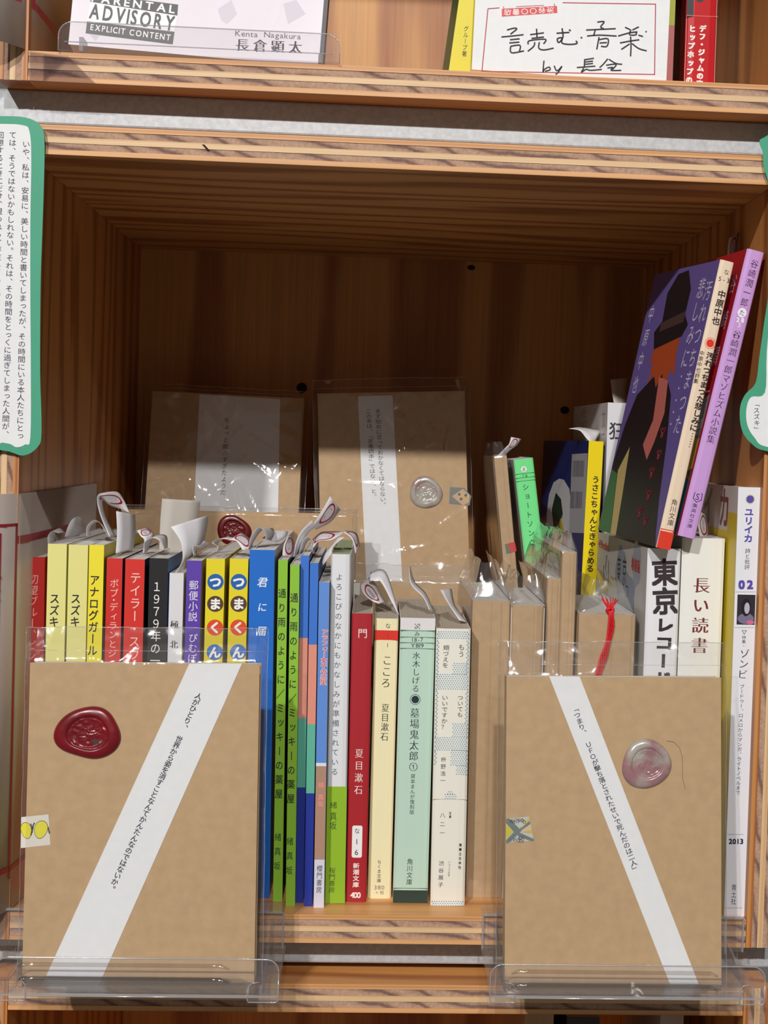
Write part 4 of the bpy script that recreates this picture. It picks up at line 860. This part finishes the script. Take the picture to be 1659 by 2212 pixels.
# white card in the upper box, against its left wall, with a clear sheet hanging over the board edge
ZU = H+T+GAP+T
pth = [(1.0, 160), (1.0, 40), (.6, 10), (-2, -2), (-8, -12), (-16, -20)]
wallcard('white card with red frame on the left wall of the upper box', pth, ZU+.5, ZU+150, [(20, 178, 22, 26), (150, 152, 30, 80), (178, 180, 26, 80), (150, 180, 26, 28)], [('ろ', 165, 44, 17, INK), ('ろ', 165, 62, 15, INK)])
# green bordered paper signs
def sign(label, outer, inner, y, items, cat='sign'):
    c = onY(*outer[0], y); r = thing('paper_sign', label, cat, mtx_of((c.x, y, c.z)), 'green bordered paper signs')
    f = Face(r, (0, 0, 0), (1, 0, 0), (0, 0, 1))
    def smooth(pts):
        P = [f.hit(*p) for p in pts]; n = len(P); out = []
        for i in range(n):
            p0, p1_, p2_, p3 = P[i-1], P[i], P[(i+1) % n], P[(i+2) % n]
            for k in range(4):
                t = k/4; out.append(.5*((2*p1_)+(-p0+p2_)*t+(2*p0-5*p1_+4*p2_-p3)*t*t+(-p0+3*p1_-3*p2_+p3)*t**3))
        return out
    for pts, m, nm, off, th in ((outer, mat('green_card', (62, 160, 126), .55, var=.05, scale=30), 'border', 0, .3), (inner, WHITE, 'paper', .32, .12)):
        mb = MB(); P = [f.pt(a, off) for a in smooth(pts)]; mb.prism([p+f.n*th for p in P], -f.n*th); mb.build(nm, m, r)
    for it in items: text(f, [it], INKN)
    return r
sign('green bordered sign with three lines of writing at the left edge', [(-150, 252), (0, 251), (55, 254), (84, 268), (96, 296), (95, 400), (91, 520), (88, 620), (87, 800), (90, 930), (82, 965), (50, 984), (0, 972), (-150, 966)],
     [(-140, 268), (0, 268), (50, 271), (64, 284), (68, 340), (66, 480), (66, 640), (67, 800), (66, 945), (55, 960), (35, 966), (5, 956), (-140, 950)], -3.2,
     [('いや、私は、安易に、美しい時間と書いてしまったが、その時間にいる本人たちにとっ', (57, 312), (43.5, 941), 17, dict(off=.55)),
      ('ては、そうではないかもしれない。それは、その時間をとっくに過ぎてしまった人間が、', (28, 292), (12.5, 937), 17, dict(off=.55)),
      ('回想するときにだけ、現われる、存在していた時間なのかもしれない。', (1, 292), (-10, 800), 17, dict(off=.55))])
sign('green bordered sign with one bracketed word at the right edge', [(1652, 296), (1648, 330), (1650, 362), (1660, 400), (1667, 470), (1664, 600), (1650, 700), (1640, 772), (1632, 827), (1609, 853), (1598, 884), (1602, 928), (1622, 957), (1659, 975), (1800, 990), (1800, 296)],
     [(1680, 320), (1676, 480), (1668, 620), (1656, 760), (1652, 848), (1622, 858), (1612, 884), (1614, 918), (1630, 946), (1659, 966), (1790, 978), (1790, 320)], -3.2,
     [('「スズキ」', (1633, 873), (1635, 927), 14, dict(off=.55))])
# ============================ UPPER BOX
UG = 'things standing in the upper box'
def flatboard(nm, label, cat, TL, TR, BL, BR, th, m, pn='panel', group=None):
    M_, wd, h = frame4(TL, TR, BL, BR); r = thing(nm, label, cat, M_, group); mb = MB(); mb.box((-wd/2, 0, 0), (wd/2, th, h)); mb.build(pn, m, r)
    return r, wd, h, Face(r, (0, 0, 0), (1, 0, 0), (0, 0, 1))
# photo book
sl = (147-163)/102.0
BLp, BRp = onY(147, 103, 18), onY(697, 138, 18)
upv = Vector((.045, .12, 1)).normalized()
TLp, TRp = BLp+upv*188, BRp+upv*188
FAB = mat('cover_photo', (204, 196, 207), .35, var=.10, scale=14)
r, wd, h, f = flatboard('book', 'pale photo covered book with a black and white warning label', 'book', TLp, TRp, BLp, BRp, .5, FAB, 'cover', UG)
mb = MB(); mb.box((-wd/2+.3, .5, .4), (wd/2-.3, 13, h-.6)); mb.build('page_block', PAGESW, r)
mb = MB(); mb.box((wd/2-2, -.1, 0), (wd/2+.2, 13.5, h)); mb.build('dark_edge', rgb((40, 32, 48)), r)
mb = MB(); mb.box((-wd/2, 13, 0), (wd/2, 13.5, h)); mb.build('back_cover', FAB, r)
FOLD = mat('shirt_fold', (192, 183, 197), .4); FOLD2 = mat('shirt_light', (214, 207, 217), .4)
for i, pts in enumerate(([(470, 20), (500, 0), (512, 30), (490, 52), (478, 44)], [(596, 0), (612, 0), (600, 45), (588, 60), (584, 30)], [(612, 8), (640, 0), (660, 30), (622, 52)], [(300, 96), (345, 100), (350, 112), (306, 108)], [(228, 60), (190, 70), (206, 88)])): poly(f, pts, FOLD if i % 2 == 0 else FOLD2, 'shirt_print', .04)
BK = rgb((22, 20, 26))
poly(f, [(197, -14), (385, 10), (383, 34), (195, 4)], BK, 'label_bar', .08); poly(f, [(195, 4), (383, 34), (377, 68), (188, 46)], rgb((232, 230, 236)), 'label_field', .08)
poly(f, [(188, 46), (377, 69), (373, 96), (185, 72)], BK, 'label_bar', .09)
text(f, [('PARENTAL', (205, -4), (372, 20), 20, 'h', dict(w=.02, hscale=1.25, off=.14, narrow=.74)), ('EXPLICIT CONTENT', (199, 59), (364, 81), 16, 'h', dict(w=.015, hscale=1.2, off=.14, narrow=.8))], rgb((240, 240, 244)))
text(f, [('ADVISORY', (205, 25), (367, 50), 30, 'h', dict(w=.02, hscale=1.55, off=.14, narrow=.78))], BK)
text(f, [('Kenta', (514, 72), (553, 74.5), 13, 'h', dict(hscale=1.35)), ('Nagakura', (577, 75), (646, 79), 13, 'h', dict(hscale=1.35))], mat('ink_soft2', (96, 86, 100), .6))
text(f, [('長倉顕太', (523.5, 97), (638, 102), 30, 'h', dict(mincho=True, w=.02))], mat('ink_plumblack', (46, 30, 56), .6))
# its stand
A = onY(127, 42, -2); B = onY(735, 78, -2); r = thing('display_stand', 'clear acrylic stand in front of the photo covered book', 'stand', mtx_of(((A.x+B.x)/2, -2, ZU)), UG)
hw = (B.x-A.x)/2; zt_ = (A.z+B.z)/2-ZU; P = []
for cx_, a0 in ((hw-7, 0), (-hw+7, 90)):
    for i in range(7): t = math.radians(a0+i*15); P.append((cx_+7*math.cos(t), 0, zt_-7+7*math.sin(t)))
P += [(-hw, 0, .2), (hw, 0, .2)]
mb = MB(); mb.prism(P, (0, 1.5, 0)); mb.build('lip', ACRY, r); mb = MB(); mb.tube([(p[0], -.1, p[2]) for p in P[-1:]+P[:-1]], .3, 5); mb.build('lip_edge', ACRE, r, smooth=True)
mb = MB(); mb.tube([(-hw+3, -.2, zt_-10), (hw-3, -.2, zt_-10)], .3, 5); mb.build('crease', ACRE, r)
mb = MB(); mb.box((-hw, 1.5, .1), (hw, 18, 1.3)); mb.build('ledge', ACRY, r)
mb = MB(); mb.box((-hw+9, 6, 1.3), (-hw+11, 17.5, 9)); mb.build('support_post', ACRE, r)
mb = MB(); mb.box((hw-11, 6, 1.3), (hw-9, 17.5, 6)); mb.build('support_post', ACRE, r)
# clear sheet over the upper box's left front corner
r = thing('clear_sheet', 'clear plastic sheet taped over the left end of the upper board edge', 'plastic sheet', mtx_of((0, -1.2, 418)))
SHT = film('clear_tape', tint=(.86, .84, .86), base=.05, rough=.1, bump=.2)
for i, pts in enumerate((((1, 0), (8, 0), (20, 28), (1, 34)), ((8, 1), (34, 1), (20, 30), (8, 30)))):
    mb = MB(); mb.prism([(x, -.1*i, z*.45) for x, z in pts], (0, -.08, 0)); mb.build('film', SHT, r)
# handwritten name card
r, wd, h, f = flatboard('name_card', 'white name card with handwritten title in the upper box', 'card', onY(1040, -190, 9), onY(1452, -182, 9), onY(1015, 159, 4), onY(1443, 170, 4), .6, WHITE, 'card', UG)
def line(pa_, pb_, wpx, m, nm='printed_line', off=.06):
    a = f.hit(*pa_); b_ = f.hit(*pb_); d = (b_-a).normalized(); n = Vector((-d.y, d.x))*wpx*f.scale(*pa_)/2
    mb = MB(); mb.add([f.pt(q, off) for q in (a-n, b_-n, b_+n, a+n)], [(0, 1, 2, 3)]); mb.build(nm, m, f.root)
line((1054, 19), (1041, 155), 2.2, RED); line((1054, 19), (1079, 17), 2.2, RED); line((1215, 6), (1416, 9), 2.2, RED); line((1416, 8), (1414, 162), 2.2, RED); line((1041, 154), (1414, 161), 2.2, RED)
poly(f, [(1084, 19), (1203, 13), (1204, 28), (1084, 36)], rgb((206, 40, 40)), 'shop_label', .07)
line((1199, 14), (1197, 8), 1.6, RED); line((1089, 19), (1087, 14), 1.6, RED); line((1115, 14.5), (1175, 11.5), 1.4, RED)
mb = MB()
for i, ch in enumerate('店書〇〇谷渋'):
    x = 1096+i*18.6; y = 27.3-i*1.15
    c = f.hit(x, y); k = f.scale(x, y)*16.5; vs, fs = glyph(ch, .01)
    mb.add([f.pt(c+Vector((-(gx-.5)*k, -(gy-.38)*k*.85)), .12) for gx, gy in vs], fs)
mb.build('shop_lettering', rgb((246, 236, 236)), r)
# brush-pen strokes
def strokes(nm, segs, wpx, m=INK):
    mb = MB()
    for s_ in segs:
        P = [f.hit(*p) for p in s_]; Q = []
        for i in range(len(P)-1):
            p0 = P[max(i-1, 0)]; p3 = P[min(i+2, len(P)-1)]
            for k_ in range(5): t = k_/5; Q.append(.5*((2*P[i])+(-p0+P[i+1])*t+(2*p0-5*P[i]+4*P[i+1]-p3)*t*t+(-p0+3*P[i]-3*P[i+1]+p3)*t**3))
        Q.append(P[-1]); w_ = wpx*f.scale(1200, 90)/2; vs = []
        for i, q in enumerate(Q):
            d = (Q[min(i+1, len(Q)-1)]-Q[max(i-1, 0)]); d = d.normalized() if d.length > 0 else Vector((1, 0)); n = Vector((-d.y, d.x))*w_; vs += [f.pt(q-n, .1), f.pt(q+n, .1)]
        mb.add(vs, [(2*i, 2*i+2, 2*i+3, 2*i+1) for i in range(len(Q)-1)])
    mb.build(nm, m, r)
Z2 = lambda L_: [[(830+x/2, y/2) for x, y in s_] for s_ in L_]
strokes('handwriting', Z2([[(530, 130), (560, 122), (572, 126), (545, 148)], [(506, 160), (550, 156), (602, 150)], [(543, 172), (585, 168)], [(540, 186), (584, 182)], [(546, 200), (550, 228), (604, 220)], [(546, 200), (586, 196), (584, 222)]]), 3.2)
strokes('handwriting', Z2([[(630, 150), (690, 142)], [(658, 124), (660, 162)], [(636, 166), (690, 160)], [(622, 192), (628, 176), (696, 170), (688, 190)], [(650, 182), (646, 200), (620, 222)], [(670, 182), (668, 208), (690, 216), (732, 208)]]), 3.2)
strokes('handwriting', Z2([[(744, 144), (800, 140)], [(768, 122), (772, 160), (754, 184), (748, 168), (768, 164), (768, 186), (800, 192), (832, 188), (828, 176)], [(798, 128), (806, 134)], [(848, 162), (856, 164)]]), 3.4)
strokes('handwriting', Z2([[(920, 96), (950, 94), (935, 116), (948, 124)], [(872, 130), (1000, 124)], [(912, 128), (904, 156)], [(876, 156), (930, 152), (1004, 156)], [(928, 160), (918, 214)], [(926, 172), (966, 168), (962, 200), (936, 200)], [(930, 186), (962, 184)]]), 3.2)
strokes('handwriting', Z2([[(1040, 118), (1062, 128)], [(1100, 116), (1072, 130)], [(1010, 156), (1060, 142), (1094, 138)], [(1066, 128), (1060, 150), (1088, 150), (1086, 136)], [(1098, 152), (1118, 158)], [(1128, 136), (1134, 138)], [(1018, 186), (1060, 178), (1102, 172)], [(1064, 158), (1066, 200), (1064, 244)], [(1060, 190), (1024, 214)], [(1070, 188), (1100, 210), (1134, 220)]]), 3.2)
strokes('handwriting', Z2([[(690, 262), (686, 310), (692, 300), (712, 290), (716, 302), (694, 308)], [(734, 284), (746, 306), (768, 286)], [(768, 286), (752, 312), (740, 322)]]), 3.0)
strokes('handwriting', Z2([[(866, 256), (864, 292)], [(866, 258), (906, 252)], [(868, 268), (902, 264)], [(868, 278), (902, 274)], [(832, 292), (912, 286)], [(862, 294), (852, 312), (872, 300), (892, 304), (940, 300)], [(966, 254), (944, 280), (930, 292)], [(970, 256), (1000, 274), (1028, 278)], [(958, 282), (1002, 278), (986, 300)], [(964, 294), (988, 292), (980, 304), (1024, 304)]]), 3.0)
b = book('yellow book with green edge behind the name card', (1038, -300), (1078, -300), 24, (967, 152), (1019, 152), 120, (228, 214, 40), side=(60, 120, 60), pages=PAGESW, group=UG, z0=ZU, yaw=-.02)
b2 = None
text(b.spine, [('グループ著', (1007, 62), (1003, 116), 11)], INKN)
b = book('pink and yellow book between the name card and the red one', (1452, -300), (1472, -300), 26, (1436, 165), (1452, 168), 120, (224, 128, 126), side=(214, 120, 116), pages=PAGESW, group=UG, z0=ZU)
f2 = b.spine; poly(f2, [(-b.w/2, f2.hit(1455, 55).y), (b.w/2, f2.hit(1455, 55).y), (b.w/2, b.h), (-b.w/2, b.h)], rgb((212, 222, 70)), 'lime_panel', .05, local=True)
b = book('red book with white vertical lettering in the upper box', (1494, -300), (1562, -298), 22, (1478, 172), (1546, 174), 120, (196, 34, 40), side=(120, 20, 26), pages=PAGES, group=UG, z0=ZU, rough=.22, round_=3)
band(b, (1515, 34), (1515, 35.2), (226, 120, 110), 'obi_edge', off=.08)
f2 = b.spine; poly(f2, [(1483, 36), (1486, -60), (1500, -60), (1498, 36)], rgb((40, 40, 44)), 'black_panel', .05); circle(f2, 1512, -4, 9, rgb((30, 30, 32)), 'disc_print', .06)
text(f2, [('デフ・ジャムの真実', (1518, 62), (1510, 198), 15, dict(w=.05, fill=.9)), ('ヒップホップの', (1495.5, 62), (1488.5, 173), 15, dict(w=.05, fill=.85))], rgb((250, 236, 232)))
# ============================ PAPER SLIPS
def slip(label, L_, R_, ring=None, name='paper_slip', group='sales slips sticking out of the books', m=None):
    """strip of paper between two edge lines, each point (px, py, depth mm); ring = printed red oval around the middle"""
    A = [onY(x, y, d) for x, y, d in L_]; B = [onY(x, y, d) for x, y, d in R_]
    def cr(P, t):
        n = len(P)-1; s_ = min(t*n, n-1e-6); i = int(s_); t = s_-i; p0, p1_, p2_, p3 = P[max(i-1, 0)], P[i], P[i+1], P[min(i+2, n)]
        return .5*((2*p1_)+(-p0+p2_)*t+(2*p0-5*p1_+4*p2_-p3)*t*t+(-p0+3*p1_-3*p2_+p3)*t**3)
    o = (A[0]+B[0])/2; r = thing(name, label, 'paper slip', mtx_of(o), group)
    def pt(u, v, off=0):
        a = cr(A, v); b_ = cr(B, v); p = a.lerp(b_, u)
        if off:
            a2 = cr(A, min(1, v+.02)); a1 = cr(A, max(0, v-.02)); n = (b_-a).cross(a2-a1).normalized()
            if n.dot(CAM-p) < 0: n = -n
            p = p+n*off
        return p-o
    ns = 6*(len(L_)-1); mb = MB(); mb.grid(lambda u, v: pt(u, v), 3, ns); mb.build('paper', m or SLIP, r, smooth=True, solid=.13)
    if ring:
        cu, cv, ru, rv = ring; n = 28; mb = MB()
        for k in (1, .8): pass
        vs = [pt(cu+ru*q*math.cos(t), cv+rv*q*math.sin(t), .14) for q in (1, .8) for t in [2*math.pi*i/n for i in range(n)]]
        mb.add(vs, [(i, (i+1) % n, n+(i+1) % n, n+i) for i in range(n)]); mb.build('printed_ring', RED, r)
        for s_ in (-.25, .05): 
            mb = MB(); mb.add([pt(cu+ru*(s_+a), cv+rv*b_*.5, .15) for a, b_ in ((0, -1), (.08, -1), (.08, 1), (0, 1))], [(0, 1, 2, 3)]); mb.build('printed_text', rgb((120, 110, 120)), r)
    return r
slip('small curled slip at the head of the left pale yellow paperback', [(104, 1176, 34), (103, 1160, 40), (112, 1148, 46), (126, 1152, 50)], [(122, 1176, 60), (120, 1150, 62), (130, 1140, 64), (140, 1150, 66)])
slip('rounded slip standing up behind the two pale yellow paperbacks', [(140, 1160, 66), (146, 1140, 64), (156, 1122, 66), (168, 1116, 70)], [(170, 1158, 92), (182, 1142, 90), (180, 1128, 86), (174, 1117, 76)])
slip('looped slip over the right pale yellow paperback', [(187, 1158, 50), (188, 1138, 48), (202, 1124, 50), (216, 1130, 56), (234, 1160, 60)], [(196, 1158, 64), (194, 1142, 64), (206, 1128, 66), (222, 1134, 70), (244, 1160, 72)])
slip('long folded slip with red ring above the bright yellow paperback', [(236, 1160, 52), (216, 1110, 54), (210, 1073, 56), (226, 1064, 60), (254, 1063, 72), (268, 1080, 76)], [(250, 1158, 62), (228, 1116, 62), (222, 1082, 64), (238, 1092, 66), (262, 1100, 72), (280, 1108, 74)], (.5, .62, .32, .24))
slip('tall plain slip hanging down beside the bright yellow paperback', [(251, 1104, 46), (253, 1150, 44), (250, 1196, 42)], [(292, 1112, 62), (293, 1150, 62), (288, 1186, 60)])
slip('slip with red ring behind the narrow red paperback', [(296, 1146, 56), (304, 1158, 54), (312, 1168, 54), (308, 1196, 54)], [(318, 1140, 66), (328, 1147, 64), (332, 1158, 62), (318, 1192, 60)], (.5, .28, .4, .2))
slip('arched slip over the wider red paperback', [(311, 1190, 40), (312, 1172, 40), (328, 1162, 42), (344, 1168, 44), (354, 1186, 46)], [(318, 1188, 56), (322, 1172, 56), (340, 1156, 60), (360, 1158, 62), (362, 1184, 62)])
slip('large blank grey slip standing behind the black paperback', [(344, 1190, 100), (346, 1130, 102), (350, 1077, 104)], [(420, 1190, 112), (428, 1130, 112), (433, 1082, 112)], m=GREYP)
slip('wide white slip curling up left of the purple paperback', [(378, 1238, 34), (394, 1210, 36), (390, 1170, 38), (369, 1138, 40)], [(402, 1228, 44), (412, 1200, 50), (440, 1170, 56), (451, 1112, 60)])
slip('short hooked slip in the purple paperback', [(418, 1200, 40), (417, 1180, 40), (432, 1178, 42), (440, 1168, 50)], [(424, 1200, 52), (424, 1186, 52), (438, 1184, 54), (456, 1176, 60)])
slip('bent slip in the left yellow book of the round-letter pair', [(466, 1192, 36), (470, 1180, 36), (458, 1172, 38), (474, 1164, 46), (500, 1166, 48)], [(474, 1192, 50), (478, 1184, 50), (470, 1176, 52), (490, 1160, 56), (512, 1162, 58)])
slip('slip with red ring lying over the pair of round-letter books', [(496, 1166, 44), (512, 1170, 42), (524, 1188, 40)], [(522, 1150, 56), (540, 1164, 54), (548, 1184, 50)], (.5, .45, .36, .4))
slip('big looped slip at the left of the tall blue book', [(536, 1187, 38), (542, 1160, 36), (558, 1140, 38), (570, 1148, 42), (572, 1166, 46), (548, 1186, 46)], [(541, 1187, 56), (550, 1166, 56), (568, 1144, 60), (590, 1142, 66), (588, 1156, 62), (560, 1174, 58)])
slip('flat folded slip end beside the looped one on the blue book', [(566, 1162, 60), (586, 1150, 66), (592, 1146, 70)], [(598, 1172, 66), (618, 1160, 72), (622, 1148, 76)], m=SLIP)
slip('slip with red ring in the left lime green paperback', [(610, 1200, 42), (613, 1178, 42), (622, 1158, 46)], [(636, 1204, 52), (636, 1176, 54), (630, 1158, 56)], (.5, .5, .38, .4))
slip('long slip rising from the lime green pair to the ringed flag', [(634, 1202, 40), (640, 1170, 40), (652, 1146, 42), (674, 1124, 46)], [(640, 1202, 48), (650, 1176, 48), (666, 1152, 50), (680, 1140, 52)])
slip('white flag slip with red ring, highest above the striped booklets', [(678, 1132, 46), (700, 1096, 48), (713, 1072, 50)], [(682, 1144, 56), (714, 1128, 58), (735, 1101, 60)], (.5, .55, .3, .36))
slip('shiny narrow slip arching over the striped booklets', [(646, 1196, 46), (652, 1172, 44), (662, 1160, 44), (672, 1166, 48), (676, 1196, 50)], [(654, 1196, 58), (660, 1176, 58), (668, 1166, 58), (674, 1172, 60), (682, 1196, 60)])
slip('slip with wide red ring left of the white and green paperback', [(676, 1184, 44), (690, 1168, 42), (716, 1166, 42), (742, 1150, 46)], [(676, 1164, 60), (694, 1150, 60), (718, 1148, 60), (736, 1148, 60)], (.45, .42, .42, .34))
slip('curled slip hanging off the right of the white and green paperback', [(716, 1196, 36), (720, 1180, 36), (744, 1160, 38)], [(694, 1226, 40), (702, 1196, 40), (730, 1160, 42)])
slip('ringed slip drooping over the head of the white and green paperback', [(742, 1150, 50), (760, 1164, 48), (768, 1196, 46)], [(746, 1146, 62), (770, 1152, 62), (778, 1180, 58)], (.5, .5, .34, .36))
slip('rolled slip with red print behind the dark red pocket paperback', [(780, 1264, 60), (784, 1280, 56), (800, 1296, 54), (818, 1304, 54)], [(798, 1246, 74), (812, 1262, 70), (824, 1284, 66), (832, 1300, 62)], (.4, .5, .3, .34))
slip('white folded slip rising from the cream pocket paperback', [(798, 1256, 64), (822, 1256, 60), (848, 1304, 56)], [(800, 1236, 74), (834, 1236, 70), (862, 1330, 52)])
slip('thin bent slip in the mint green pocket paperback', [(884, 1228, 60), (888, 1262, 52), (914, 1290, 46), (926, 1316, 40)], [(886, 1222, 76), (896, 1256, 66), (920, 1282, 60), (938, 1322, 48)])
slip('slanting slip in the blue dotted paperback', [(951, 1274, 60), (966, 1300, 50), (992, 1340, 40)], [(976, 1272, 76), (984, 1310, 60), (1010, 1344, 46)])
slip('small tag with red ring above the leaning dim kraft book', [(1068, 992, 196), (1093, 966, 200), (1100, 958, 204), (1104, 944, 208)], [(1080, 996, 200), (1100, 974, 206), (1116, 962, 210), (1126, 948, 214)], (.5, .68, .34, .26))
slip('white curled slip arching over the yellow spined picture book', [(1229, 926, 196), (1252, 930, 194), (1266, 946, 190), (1276, 956, 188)], [(1252, 922, 214), (1280, 926, 212), (1296, 932, 206), (1284, 956, 196)])
slip('pale slip at the head of the tall white second row book', [(1326, 870, 196), (1322, 846, 198), (1319, 820, 200)], [(1356, 872, 206), (1354, 848, 208), (1356, 816, 210)], m=GREYP)
slip('tag with red ring standing up behind the lilac paperback', [(1571, 556, 60), (1572, 536, 62), (1575, 514, 64)], [(1592, 548, 68), (1594, 524, 70), (1597, 501, 72)], (.5, .45, .32, .4), m=GREYP)
slip('tag with red ring lying on the white hardback by the magazine', [(1512, 1160, 50), (1508, 1130, 52), (1514, 1106, 56)], [(1530, 1160, 60), (1530, 1140, 60), (1524, 1112, 62)], (.5, .5, .36, .4))
# ============================ LOWER BOX, things just reaching into view
ZL = -T-GAP-T-H; LG = 'things standing in the lower box'
for lab, x, y, hpx, w_, c_ in (('kraft wrapped book in the lower box below the right package', 1165, 60, 2188, 16, None), ('pale book at the right of the lower box', 1452, 70, 2192, 13, (196, 186, 180)), ('dark book in the lower box below the right package', 1260, 64, 2196, 18, (60, 50, 50))):
    p = onY(x, hpx, y); k = 3274/(775+y)
    b = book(lab, (x-w_*k/2, hpx), (x+w_*k/2, hpx), y, None, None, 120, c_ or (190, 150, 110), pages=PAGESG, cover_mat=None if c_ else KRAFT, group=LG, z0=ZL, name='book')
